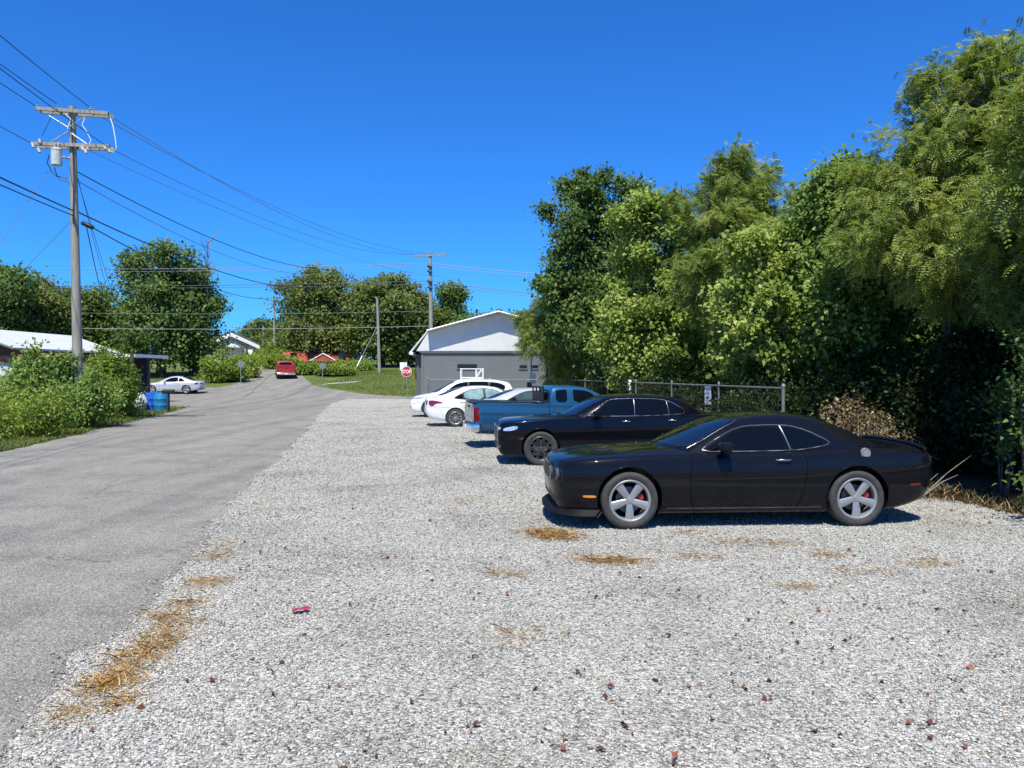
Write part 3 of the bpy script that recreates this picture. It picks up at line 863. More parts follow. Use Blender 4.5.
# straw and fallen leaves on the gravel
def litter():
    rs = RS(71); pts = []
    patches = [(64,720,.16,.10,160),(112,684,.22,.16,520),(100,690,.12,.09,200),(135,662,.2,.16,420),(155,647,.2,.16,420),(172,630,.18,.16,300),(160,620,.22,.1,240),(183,608,.3,.12,260),
               (208,586,.28,.16,240),(205,584,.2,.1,120),(215,560,.35,.2,260),(222,548,.3,.2,140),(118,708,.12,.1,160),(255,510,.35,.25,70),(270,500,.3,.2,60),
               (548,536,.42,.20,520),(560,540,.3,.12,330),(615,564,.38,.10,320),(520,640,.3,.15,60),(700,560,.4,.12,90),(860,575,.4,.12,70),(455,505,.3,.15,60),(590,560,.3,.1,60),(505,578,.25,.12,60),(470,500,.3,.2,70),(400,725,.06,.05,60),(375,640,.08,.05,50),
               (735,545,.45,.14,80),(780,546,.4,.12,60),(830,558,.22,.1,80),(928,566,.4,.14,110),(800,590,.25,.08,70),(690,535,.3,.1,50),(640,770,.05,.04,40)]
    for (px, py, sx, sy, n) in patches:
        if sx < .1: continue
        x, y = g(px, py)
        for _ in range(int(n*(1.4 if px > 500 else .62))):
            pts.append((x+rs.normal()*sx*.46, y+rs.normal()*sy*.8, .030+.014*rs.rand()))
    blades('straw', 'golden dry straw in patches on the gravel', pts, .03, .12, 'straw', 72, .0021, 1.45)
    spots = [(300,645),(372,762),(362,640),(480,662),(520,700),(420,700),(590,600),(562,633),(620,560),(640,600),(625,735),(630,733),(655,580),(560,752),(575,748),(550,745),(640,662),(665,690),(735,690),(760,662),(780,655),(690,700),(712,720),(765,700),(820,708),(932,725),(935,728),(915,728),(968,688),(905,640),(960,640),(1000,660),(925,700),(860,600),(880,610),(700,600),(682,585),(760,580),(330,690),(350,720),(280,700),(213,660),(247,664),(265,673),(390,560),(430,545),(500,575),(470,600),(1010,610),(990,700),(980,750),(672,762),(850,640),(300,745),(115,755),(435,585),(395,640),(470,740),(835,745),(900,690),(580,680),(610,700),(660,640),(745,625),(800,640)]
    C = []
    for (px, py) in spots:
        x, y = g(px, py)
        for _ in range(rs.randint(1, 4)):
            C.append((x+rs.normal()*.05, y+rs.normal()*.07, .032))
    for _ in range(330):
        y = 4+rs.rand()**.8*11; x = rs.uniform(-.62, .68)*y
        if x > gl(y)+.1: C.append((x, y, .030))
    C = np.array(C); n = len(C)
    D = orient(n, rs, 0); D[:, 2] *= .25; D /= np.linalg.norm(D, axis=1, keepdims=True)
    V, F = leaf_quads(C, D, orient(n, rs, 2.5), .022+.05*rs.rand(n)**1.5, .016+.032*rs.rand(n)**1.5, .35)
    tag(fast_mesh('fallen_leaves', V, F, LEAF['deadleaf'], tint=np.repeat(rs.rand(n), 4)), 'curled brown and red fallen leaves on the gravel', None, None, 'stuff')
    x, y = g(300, 615)
    vs = []; fs = []
    for i in range(5):
        for j in range(4):
            vs.append(((i/4-.5)*.14+rs.normal()*.006, (j/3-.5)*.07+rs.normal()*.006, .012+.022*rs.rand()))
    for i in range(4):
        for j in range(3):
            q = i*4+j; fs.append((q, q+4, q+5, q+1))
    w = G().add(vs, fs).build('food_wrapper', M['wrapper'], loc=(x, y, .03), rz=.5, fix=False)
    md = w.modifiers.new('thick', 'SOLIDIFY'); md.thickness = .001
    tag(w, 'crumpled red foil wrapper lying on the gravel near the road', 'litter')
litter()

# ------------------------------------------------------------------ cars
def chaikin(p, it=2, closed=True):
    p = [np.array(q, float) for q in p]
    for _ in range(it):
        q = []; n = len(p)
        for i in range(n if closed else n-1):
            a, b = p[i], p[(i+1) % n]
            q += [a*.8+b*.2, a*.2+b*.8]
        if not closed: q = [p[0]]+q+[p[-1]]
        p = q
    return p
def resample(p, step, closed=True):
    out = []; n = len(p)
    for i in range(n if closed else n-1):
        a, b = np.array(p[i], float), np.array(p[(i+1) % n], float)
        m = max(1, int(math.ceil(np.linalg.norm(b-a)/step)))
        for k in range(m): out.append(a+(b-a)*k/m)
    if not closed: out.append(np.array(p[-1], float))
    return out

class Car:
    def __init__(s, name, label, cat, L_, lower, gh, wheels, paint, group=None):
        s.root = empty(name); tag(s.root, label, cat, group)
        s.L = L_; s.paint = paint; s.wheels = wheels; s.lower = lower; s.gh = gh
        s.name = name
        s.make_body()
    # ---- lofted shell
    def make_body(s):
        lw = s.lower; Lc = s.L
        top, sh, bot, hw = pchip(lw['top']), pchip(lw['sh']), pchip(lw['bot']), pchip(lw['hw'])
        tuck = lw.get('tuck', .05); sl = lw.get('soft', .07)
        e = np.array([0, .012, .03, .06, .10, .15, .21, .28, .36, .46])
        xs = np.concatenate([e, np.linspace(.56, Lc-.56, 64), Lc-e[::-1]])
        ring = []
        for x in xs:
            w = float(hw(x)); zb = float(bot(x)); zs = float(sh(x)); zt = float(top(x)); h = zs-zb
            cr = lw.get('crease', .62)
            pts = [(0, zb), (.55*w, zb), (.86*w, zb), (w-tuck-.03, zb+.012), (w-tuck, zb+.05), (w-tuck*.45, zb+.22*h), (w-tuck*.16, zb+.42*h), (w-lw.get('scoop', .008), zb+(cr-.06)*h),
                   (w, zb+cr*h), (w-.006, zb+.74*h), (w-.022, zb+.88*h), (w-sl*.62, zs-.018), (w-sl*1.25, zs+(zt-zs)*.12), (w-.30*w, zs+(zt-zs)*.62), (.35*w, zt-.004), (0, zt)]
            pts = np.array(pts)
            # catmull densify
            d = []
            for i in range(len(pts)-1):
                p0 = pts[max(i-1, 0)]; p1 = pts[i]; p2 = pts[i+1]; p3 = pts[min(i+2, len(pts)-1)]
                for t in (0, .34, .67):
                    d.append(.5*((2*p1)+(p2-p0)*t+(2*p0-5*p1+4*p2-p3)*t*t+(3*p1-p0-3*p2+p3)*t**3))
            d.append(pts[-1])
            d = np.array(d); d[:, 0] = np.maximum(d[:, 0], 0)
            half = [(x, -q[0], q[1]) for q in d]
            other = [(x, q[0], q[1]) for q in d[1:-1][::-1]]
            ring.append(half+other)
        n = len(ring[0]); V = [v for r in ring for v in r]; F = []
        for i in range(len(ring)-1):
            for k in range(n):
                a = i*n+k; b = i*n+(k+1) % n
                F.append((a, a+n, b+n, b))
        c0 = len(V); V.append(tuple(np.mean(ring[0], axis=0))); c1 = len(V); V.append(tuple(np.mean(ring[-1], axis=0)))
        for k in range(n):
            F.append((c0, k, (k+1) % n)); b = (len(ring)-1)*n
            F.append((c1, b+(k+1) % n, b+k))
        V = [(x-Lc/2, y, z) for x, y, z in V]
        me = bpy.data.meshes.new('body'); me.from_pydata(V, [], F)
        me.materials.append(s.paint); me.materials.append(M['well'])
        bm = bmesh.new(); bm.from_mesh(me); bmesh.ops.recalc_face_normals(bm, faces=bm.faces); bm.to_mesh(me); bm.free()
        tmp = bpy.data.objects.new('body_tmp', me); COL.objects.link(tmp)
        cut = G()
        W = max(p[1] for p in lw['hw'])
        for xw in (s.wheels['xf'], s.wheels['xr']):
            for sg in (-1, 1):
                R = s.wheels['R']+s.wheels.get('gap', .055)
                y0, y1 = sorted((sg*(W+.2), sg*(W-.36)))
                cut.lathe([(1e-4, y0), (R, y0), (R, y1), (1e-4, y1)], 40, (xw-Lc/2, 0, s.wheels['R']+.01), 'y')
        for bx in lw.get('cutbox', []): cut.box(bx[0]-Lc/2, bx[1]-Lc/2, bx[2], bx[3], bx[4], bx[5])
        cm = bpy.data.meshes.new('cut'); cm.from_pydata(cut.v, [], cut.f)
        cm.materials.append(s.paint); cm.materials.append(M['well'])
        bm = bmesh.new(); bm.from_mesh(cm); bmesh.ops.remove_doubles(bm, verts=bm.verts, dist=5e-4); bmesh.ops.recalc_face_normals(bm, faces=bm.faces)
        for f in bm.faces: f.material_index = 1
        bm.to_mesh(cm); bm.free()
        co = bpy.data.objects.new('cut_tmp', cm); COL.objects.link(co)
        md = tmp.modifiers.new('b', 'BOOLEAN'); md.operation = 'DIFFERENCE'; md.object = co; md.solver = 'EXACT'
        dg = bpy.context.evaluated_depsgraph_get()
        bm = bmesh.new(); bm.from_mesh(bpy.data.meshes.new_from_object(tmp.evaluated_get(dg)))
        bpy.data.objects.remove(tmp); bpy.data.objects.remove(co)
        # ---- greenhouse
        gh = s.gh
        zr, yb, zb_ = pchip(gh['zr']), pchip(gh['yb']), pchip(gh['zb'])
        x0, x1 = gh['zr'][0][0], gh['zr'][-1][0]
        k = gh.get('tumble', .42); crown = gh.get('crown', .045); rnd = gh.get('round', .10)
        xs = np.concatenate([x0+np.array([0, .02, .05]), np.linspace(x0+.1, x1-.1, 52), x1-np.array([.05, .02, 0])])
        cf, cb = gh.get('curve', (.16, .14)); ring = []
        for x in xs:
            zt = float(zr(x)); b = float(zb_(x))-.10; y0 = float(yb(x))
            h = max(zt-crown-b, .03)
            yt = y0-k*max(h-.1, 0); rd = min(rnd, h*.5)
            pts = [(y0, b), (y0-k*max(h*.5-.1, 0)*.94, b+h*.5), (yt+k*rd*1.0, b+h-rd), (yt-.012, b+h-rd*.35), (yt-rd*.55, b+h-.004), (yt*.72, zt-crown*.45), (yt*.4, zt-crown*.12), (0, zt)]
            pts = np.array(pts); d = []
            for i in range(len(pts)-1):
                p0 = pts[max(i-1, 0)]; p1 = pts[i]; p2 = pts[i+1]; p3 = pts[min(i+2, len(pts)-1)]
                for t in (0, .25, .5, .75):
                    d.append(.5*((2*p1)+(p2-p0)*t+(2*p0-5*p1+4*p2-p3)*t*t+(3*p1-p0-3*p2+p3)*t**3))
            d.append(pts[-1]); d = np.array(d); d[:, 0] = np.maximum(d[:, 0], 0)
            u = (x-x0)/(x1-x0)
            tf = max(0, 1-u/.42)**1.0; tb = max(0, (u-.58)/.42)
            row = []
            for q in d:
                sh_ = (1-(q[0]/max(y0, .01))**2)
                row.append((x-cf*tf*sh_+cb*tb*sh_-Lc/2, -q[0], q[1]))
            ring.append(row+[(p[0], -p[1], p[2]) for p in row[:-1][::-1]])
        n = len(ring[0]); vs = [bm.verts.new(v) for r in ring for v in r]
        for i in range(len(ring)-1):
            for q in range(n-1):
                a = i*n+q; bm.faces.new((vs[a], vs[a+1], vs[a+1+n], vs[a+n]))
        bmesh.ops.remove_doubles(bm, verts=bm.verts, dist=1e-5)
        me = bpy.data.meshes.new('body'); bmesh.ops.recalc_face_normals(bm, faces=[f for f in bm.faces]); bm.to_mesh(me)
        s.bvh = BVHTree.FromBMesh(bm); bm.free()
        me.materials.clear(); me.materials.append(s.paint); me.materials.append(M['well'])
        me.shade_smooth(); me.set_sharp_from_angle(angle=rad(38))
        s.body = link(bpy.data.objects.new('body', me), s.root)
    # ---- ray helpers
    def hit(s, a, b, axis):
        Lh = s.L/2
        o, d = {'S': ((a-Lh, -3, b), (0, 1, 0)), 'T': ((a-Lh, b, 4), (0, 0, -1)), 'F': ((-5, a, b), (1, 0, 0)), 'B': ((5, a, b), (-1, 0, 0))}[axis]
        p, nrm, _, _ = s.bvh.ray_cast(Vector(o), Vector(d))
        if p is None:
            tgt = {'S': (a-Lh, -.9, b), 'T': (a-Lh, b, 1.2), 'F': (-Lh, a, b), 'B': (Lh, a, b)}[axis]
            p, nrm, _, _ = s.bvh.find_nearest(Vector(tgt))
        if nrm.dot(Vector(d)) > 0: nrm = -nrm
        return p, nrm, Vector(d)
    def panel(s, name, poly, axis, mat, off=.004, soft=2, both=None, parent=None, step=.05, thick=.03, label=None):
        """a surface that follows the body inside an outline; side panels are made for both sides"""
        out = resample(chaikin(poly, soft), step) if soft else resample(poly, step)
        c = np.mean(out, axis=0); n = len(out)
        gsh = G(); vs = []; fs = []
        rings = [1, .88, .7, .5, .28]
        for o in out:
            p, nm, d = s.hit(o[0], o[1], axis); vs.append(p+nm*off+d*thick)
        for r in rings:
            for o in out:
                q = c+(o-c)*r; p, nm, d = s.hit(q[0], q[1], axis); vs.append(p+nm*off)
        p, nm, d = s.hit(c[0], c[1], axis); vs.append(p+nm*off)
        for i in range(len(rings)):
            for k in range(n):
                k2 = (k+1) % n; fs.append((i*n+k, i*n+k2, (i+1)*n+k2, (i+1)*n+k))
        last = len(vs)-1; b = len(rings)*n
        for k in range(n): fs.append((b+k, b+(k+1) % n, last))
        gsh.add(vs, fs)
        return s.emit(name, gsh, mat, both if both is not None else axis == 'S', parent, 40, label)
    def emit(s, name, gg, mat, both, parent=None, smooth=40, label=None):
        o = gg.build(name, mat, parent or s.root, smooth=smooth)
        if label: o['label'] = label
        if both:
            g2 = G(); g2.v = [(x, -y, z) for x, y, z in gg.v]; g2.f = [tuple(reversed(f)) for f in gg.f]
            o2 = g2.build(name, mat, parent or s.root, smooth=smooth)
            if label: o2['label'] = label
        return o
    def line(s, name, poly, axis, mat, r=.008, closed=False, soft=2, both=None, off=0.0, parent=None, step=.05, n=6):
        pl = resample(chaikin(poly, soft, closed) if soft else poly, step, closed)
        if closed: pl.append(pl[0])
        pts = []
        for o in pl:
            p, nm, d = s.hit(o[0], o[1], axis); pts.append(p+nm*off)
        gg = G().tube(pts, r, n)
        return s.emit(name, gg, mat, both if both is not None else axis == 'S', parent, 60)
    def free(s, name, gg, mat, both=False, parent=None, smooth=40, shift=True):
        if shift: gg.v = [(x-s.L/2, y, z) for x, y, z in gg.v]
        return s.emit(name, gg, mat, both, parent, smooth)
    def arch(s, xw, r, mat=None):
        """wheel-arch lip"""
        a = [(xw+math.cos(t)*r, s.wheels['R']+.01+math.sin(t)*r) for t in np.linspace(-.12, PI+.12, 24)]
        pts = []
        for o in a:
            p, nm, d = s.hit(o[0], o[1]+.004, 'S'); pts.append(p)
        return s.emit('wheel_arch_lip', G().tube(pts, .011, 6), mat or s.paint, True, None, 60)
    # ---- wheels
    def add_wheels(s, style, rimmat, caliper=None, tw=.235):
        w = s.wheels; R = w['R']; rr = w['rim']; tr = w['track']
        tyre = G().lathe([(rr-.004, -.100), (rr+.012, -.112), ((R+rr)/2, -.124), (R-.03, -.120), (R-.008, -.104), (R, -.07), (R+.001, 0), (R, .07), (R-.008, .104), (R-.03, .120), (rr, .11), (rr-.004, .09)], 48, axis='y', closed=True)
        rim = G().lathe([(rr-.03, -.085), (rr-.024, -.104), (rr-.006, -.113), (rr+.004, -.108), (rr-.002, -.095), (rr-.022, -.06), (rr-.03, .02), (rr-.03, .09)], 48, axis='y')
        def spoke(a, r0, r1, w0, w1, y0, y1, t=.03, sk=0):
            vs = []
            ca, sa = math.cos(a), math.sin(a)
            for (r, ww, y, a2) in ((r0, w0, y0, 0), ((r0+r1)/2, (w0+w1)/2, (y0+y1)/2-.006, sk*.5), (r1, w1, y1, sk)):
                c2, s2 = math.cos(a+a2), math.sin(a+a2)
                for (t_, yy) in ((-ww/2, y+.008), (-ww*.32, y-.004), (ww*.32, y-.004), (ww/2, y+.008), (ww/2, y+t), (-ww/2, y+t)):
                    vs.append((r*c2-t_*s2, yy, r*s2+t_*c2))
            fs = [(0,1,2,3,4,5), tuple(range(17, 11, -1))]
            for i in range(2):
                for k in range(6):
                    fs.append((i*6+k, i*6+(k+1) % 6, (i+1)*6+(k+1) % 6, (i+1)*6+k))
            rim.add(vs, fs)
        if style == 'five':
            for i in range(5): spoke(-PI/2+i*2*PI/5, .035, rr-.022, .074, .112, -.078, -.094)
        elif style == 'split':
            for i in range(5):
                a = PI/2+i*2*PI/5
                spoke(a, .04, rr*.52, .040, .032, -.085, -.095)
                for q in (-1, 1):
                    spoke(a, rr*.50, rr-.022, .026, .030, -.095, -.098, sk=q*.30)
                    spoke(a+q*.30, rr-.10, rr-.022, .020, .022, -.096, -.098, sk=q*.26)
        elif style == 'ten':
            for i in range(10): spoke(PI/2+i*PI/5, .04, rr-.022, .026, .034, -.085, -.097)
        else:
            for i in range(6): spoke(PI/2+i*PI/3, .04, rr-.022, .055, .070, -.08, -.093)
        hub = rr*.20
        rim.lathe([(1e-4, -.092), (hub*.55, -.092), (hub*.6, -.086), (hub, -.084), (hub*1.15, -.07), (hub*1.15, -.03)], 24, axis='y')
        disc = G().lathe([(1e-4, -.022), (.07, -.022), (.075, -.012), (min(.165, rr-.06), -.012), (min(.165, rr-.06), .01), (1e-4, .01)], 32, axis='y')
        back = G().lathe([(1e-4, .045), (rr-.03, .045)], 32, axis='y')
        cal = G()
        for t in np.linspace(-.20, .20, 9)[:-1]:
            t2 = t+.40/8; r0, r1 = rr*.46, rr*.72
            vs = [(r*math.cos(q), y, r*math.sin(q)) for y in (-.042, .02) for (r, q) in ((r0, t), (r1, t), (r1, t2), (r0, t2))]
            cal.add(vs, [(0,1,2,3),(7,6,5,4),(0,4,5,1),(1,5,6,2),(2,6,7,3),(3,7,4,0)])
        first = None
        for xw in (w['xf'], w['xr']):
            for sg in (-1, 1):
                loc = (xw-s.L/2, sg*tr, R)
                rz = 0 if sg < 0 else PI
                if first is None:
                    o = rim.build('wheel', rimmat, s.root, smooth=35)
                    ty = tyre.build('tyre', M['rubber'], o, smooth=40)
                    di = disc.build('brake_disc', M['disc'], o, smooth=40)
                    bk = back.build('inner_rim', M['well'], o)
                    kids = [ty, di, bk]
                    if caliper:
                        c = cal.build('brake_caliper', caliper, o); c.rotation_euler = (0, -.25, 0); kids.append(c)
                    first = (o, kids)
                else:
                    o = first[0].copy(); COL.objects.link(o); o.parent = s.root
                    for kd in first[1]:
                        c = kd.copy(); COL.objects.link(c); c.parent = o
                o.location = loc; o.rotation_euler = (0, 0, rz)
                if sg > 0 or xw == w['xr']:
                    pass
    def place(s, wx, wy, rz, ref='xf', side=-1):
        """put the outer foot of one wheel on a ground point"""
        lx = s.wheels[ref]-s.L/2; ly = side*(s.wheels['track']+.11)
        c, sn = math.cos(rz), math.sin(rz)
        x = wx-(lx*c-ly*sn); y = wy-(lx*sn+ly*c)
        s.root.location = (x, y, gz(y)+.016); s.root.rotation_euler = (0, 0, rz)
    def mirrors(s, x, z, y, mat, size=(.11, .20, .13)):
        gg = G()
        n = 10
        prof = []
        for i, t in enumerate(np.linspace(0, 1, 6)):
            sc = [.55, .9, 1.0, 1.0, .95, .80][i]
            prof.append((t, sc))
        vs = []; fs = []
        for i, (t, sc) in enumerate(prof):
            for k in range(n):
                a = 2*PI*k/n
                ca, sa = math.cos(a), math.sin(a)
                vs.append((x-size[0]*.8+t*size[0]*1.3, -(y+size[1]*.5)+size[1]*.5*sc*np.sign(ca)*abs(ca)**.7, z+size[2]*.5*sc*np.sign(sa)*abs(sa)**.7))
        for i in range(5):
            for k in range(n): fs.append((i*n+k, i*n+(k+1) % n, (i+1)*n+(k+1) % n, (i+1)*n+k))
        fs += [tuple(reversed(range(n))), tuple(5*n+k for k in range(n))]
        gg.add(vs, fs)
        gg.tube([(x, -(y-.06), z-.06), (x, -(y+.03), z-.03)], .028, 8)
        s.free('side_mirror', gg, mat, True)
    def handle(s, x, z, mat, l=.17):
        p, nm, d = s.hit(x, z, 'S')
        gg = G().tube([p+Vector((-l/2, .006, 0)), p+Vector((-l*.38, -.028, 0)), p+Vector((l*.38, -.028, 0)), p+Vector((l/2, .006, 0))], .012, 6)
        s.emit('door_handle', gg, mat, True, None, 60)

def bar_text(*a): pass

def black_coupe():
    L_ = 5.02
    lower = dict(
        top=[(0,.80),(.05,.845),(.14,.875),(.4,.92),(.9,.965),(1.5,1.0),(1.9,1.01),(3.6,.99),(4.1,1.01),(4.5,1.02),(4.85,1.025),(4.97,1.01),(5.02,.94)],
        sh=[(0,.72),(.06,.79),(.2,.845),(.5,.885),(.95,.915),(1.6,.935),(2.4,.94),(3.0,.95),(3.5,.985),(4.0,1.0),(4.5,.985),(4.9,.955),(5.02,.90)],
        bot=[(0,.44),(.06,.27),(.16,.20),(.4,.185),(.7,.19),(1.5,.185),(3.4,.185),(4.3,.21),(4.7,.29),(4.95,.40),(5.02,.55)],
        hw=[(0,.34),(.02,.48),(.05,.61),(.10,.72),(.18,.81),(.30,.875),(.5,.925),(.95,.95),(1.6,.94),(2.4,.935),(3.2,.95),(3.9,.965),(4.4,.945),(4.75,.89),(4.92,.82),(5.02,.72)],
        tuck=.055, soft=.085, crease=.70, scoop=.016)
    gh = dict(zr=[(1.62,.93),(1.75,1.01),(2.0,1.15),(2.3,1.31),(2.5,1.38),(2.8,1.43),(3.1,1.442),(3.45,1.41),(3.8,1.285),(4.15,1.12),(4.42,1.0)],
              yb=[(1.62,.80),(2.0,.83),(2.8,.835),(3.4,.85),(3.9,.84),(4.42,.74)], zb=[(1.62,.95),(2.4,.95),(3.1,.96),(3.5,.99),(4.42,1.03)], tumble=.50, crown=.05, round=.13, curve=(.32,.05))
    c = Car('muscle_coupe', 'black two door muscle coupe with five spoke silver wheels, nearest parked car', 'car', L_, lower, gh,
            dict(xf=.95, xr=3.896, R=.364, rim=.262, track=.82, gap=.05), M['paint_black'], 'cars parked on the gravel')
    c.add_wheels('five', M['alloy'], M['caliper'])
    for x in (.95, 3.896): c.arch(x, .42)
    # glass
    c.panel('side_window', [(1.95,.985),(2.04,1.05),(2.34,1.21),(2.52,1.262),(2.88,1.275),(2.94,1.255),(3.04,.995),(2.6,.985)], 'S', M['glass_dark'], .004, 1)
    c.panel('quarter_window', [(3.09,1.00),(3.00,1.255),(3.10,1.265),(3.27,1.215),(3.53,1.085),(3.51,1.06),(3.3,1.015)], 'S', M['glass_dark'], .004, 1)
    out = [(1.88,.965),(2.0,1.06),(2.32,1.228),(2.52,1.282),(2.88,1.295),(3.10,1.285),(3.30,1.23),(3.59,1.085),(3.55,1.04),(3.3,.997),(3.1,.975),(2.6,.965)]
    c.line('window_trim', out, 'S', M['satin'], .0065, True, 1, off=.002)
    c.line('window_divider', [(3.065,.985),(2.97,1.28)], 'S', M['satin'], .008, False, 0, off=.003)
    ws = [(1.52,0),(1.56,.35),(1.68,.60),(1.80,.68),(2.10,.62),(2.36,.545),(2.40,.3),(2.41,0),(2.40,-.3),(2.36,-.545),(2.10,-.62),(1.80,-.68),(1.68,-.60),(1.56,-.35)]
    c.panel('windshield', ws, 'T', M['glass_screen'], .004, 1)
    c.line('windshield_trim', [(1.74,-.705),(1.9,-.70),(2.12,-.645),(2.38,-.565),(2.46,-.50)], 'T', M['satin'], .005, False, 1, both=True, off=.002)
    c.panel('rear_window', [(3.56,.50),(3.54,0),(3.56,-.50),(4.1,-.58),(4.28,-.45),(4.33,0),(4.28,.45),(4.1,.58)], 'T', M['glass_dark'], .004, 1)
    # front
    c.panel('grille', [(-.74,.60),(-.72,.735),(-.60,.765),(.60,.765),(.72,.735),(.74,.60),(.60,.575),(-.60,.575)], 'F', M['black'], .003, 1, step=.04)
    for y in (.62, .40):
        for sg in (-1, 1):
            p, nm, d = c.hit(sg*y, .672, 'F')
            ring = G().lathe([(.060, 0), (.072, -.006), (.084, -.004), (.086, .03)], 24, (p.x-.008, sg*y, .672), 'x')
            lens = G().lathe([(1e-4, .012), (.04, .014), (.062, .024)], 24, (p.x-.010, sg*y, .672), 'x')
            h = c.emit('headlight', ring, M['lamp_smoke'], False)
            c.emit('lens', lens, M['lamp_clear'], False, h)
    c.panel('lower_grille', [(-.60,.30),(-.64,.40),(.64,.40),(.60,.30)], 'F', M['black'], .003, 1, step=.04)
    sp = G()
    ol = [(.0,-.0),(.03,-.45),(.09,-.70),(.28,-.895),(.54,-.935)]
    ol = [(a, b) for a, b in resample(chaikin(ol, 2, False), .06, False)]
    vs = []; 
    for (a, b) in ol:
        for (dx, dz) in ((0,.155),(-.055,.165),(-.06,.178),(-.03,.20),(.05,.25),(.16,.25)):
            f = 1 if b > -.80 else .6
            vs.append((a+dx*f, b+(dx*.4 if b < -.7 else 0), dz))
    m = 6; fs = []
    for i in range(len(ol)-1):
        for q in range(m): fs.append((i*m+q, i*m+(q+1) % m, (i+1)*m+(q+1) % m, (i+1)*m+q))
    sp.add(vs, fs); sp.mirror_y()
    c.free('front_splitter', sp, M['matt_black'])
    # marker lamps
    c.panel('side_marker', [(.36,.405),(.36,.435),(.52,.435),(.52,.405)], 'S', M['lamp_amber'], .006, 1, step=.02)
    c.panel('rear_marker', [(4.60,.52),(4.60,.548),(4.77,.552),(4.77,.525)], 'S', M['lamp_red'], .006, 1, step=.02)
    c.panel('tail_light', [(-.78,.78),(-.76,.93),(.76,.93),(.78,.78)], 'B', M['lamp_red'], .004, 1)
    # bonnet scoops and black stripe area
    for sg in (-1, 1):
        c.panel('hood_scoop', [(.62,sg*.22),(.60,sg*.42),(.82,sg*.44),(.86,sg*.22)], 'T', M['black'], .006, 1)
    c.line('hood_edge', [(.10,-.62),(.35,-.70),(.9,-.74),(1.6,-.745)], 'T', M['well'], .005, False, 2, both=True, off=-.001)
    c.line('door_gap', [(1.76,.94),(1.72,.70),(1.73,.35),(1.78,.24)], 'S', M['well'], .008, False, 2, off=-.001)
    c.line('door_gap', [(3.20,.985),(3.24,.80),(3.20,.50),(3.10,.24)], 'S', M['well'], .008, False, 2, off=-.001)
    c.line('bumper_gap', [(.52,.42),(.50,.60),(.33,.75)], 'S', M['well'], .004, False, 2, off=-.001)
    c.line('bumper_gap', [(4.38,.50),(4.55,.72),(4.78,.80)], 'S', M['well'], .004, False, 2, off=-.001)
    c.line('sill_trim', [(1.42,.255),(2.4,.25),(3.42,.255)], 'S', M['black'], .010, False, 1, off=.0)
    c.handle(2.93, .865, M['satin'], .19)
    # round fuel door
    p, nm, d = c.hit(4.0, .945, 'S')
    fc = G().lathe([(1e-4, -.014), (.045, -.014), (.046, -.004), (.052, -.012), (.062, -.012), (.068, .02)], 24, (p.x, p.y, p.z), 'y')
    c.emit('fuel_door', fc, M['alloy'], False)
    c.mirrors(2.16, 1.045, .90, M['paint_black'], (.13, .22, .125))
    # small lip spoiler and wipers
    sp = G()
    for sg in (0,):
        pts = [(4.84, y, float(pchip(lower['top'])(4.84))+.012-.05*(abs(y)/.85)**4) for y in np.linspace(-.84, .84, 15)]
        sp.tube(pts, .026, 8)
    c.free('spoiler', sp, M['paint_black'], smooth=60)
    c.line('wiper', [(1.66,-.62),(1.76,-.2)], 'T', M['black'], .010, False, 0, both=False, off=.012)
    c.line('wiper', [(1.60,-.05),(1.72,.42)], 'T', M['black'], .010, False, 0, both=False, off=.012)
    c.place(1.485, 9.64, rad(3.6))
    return c

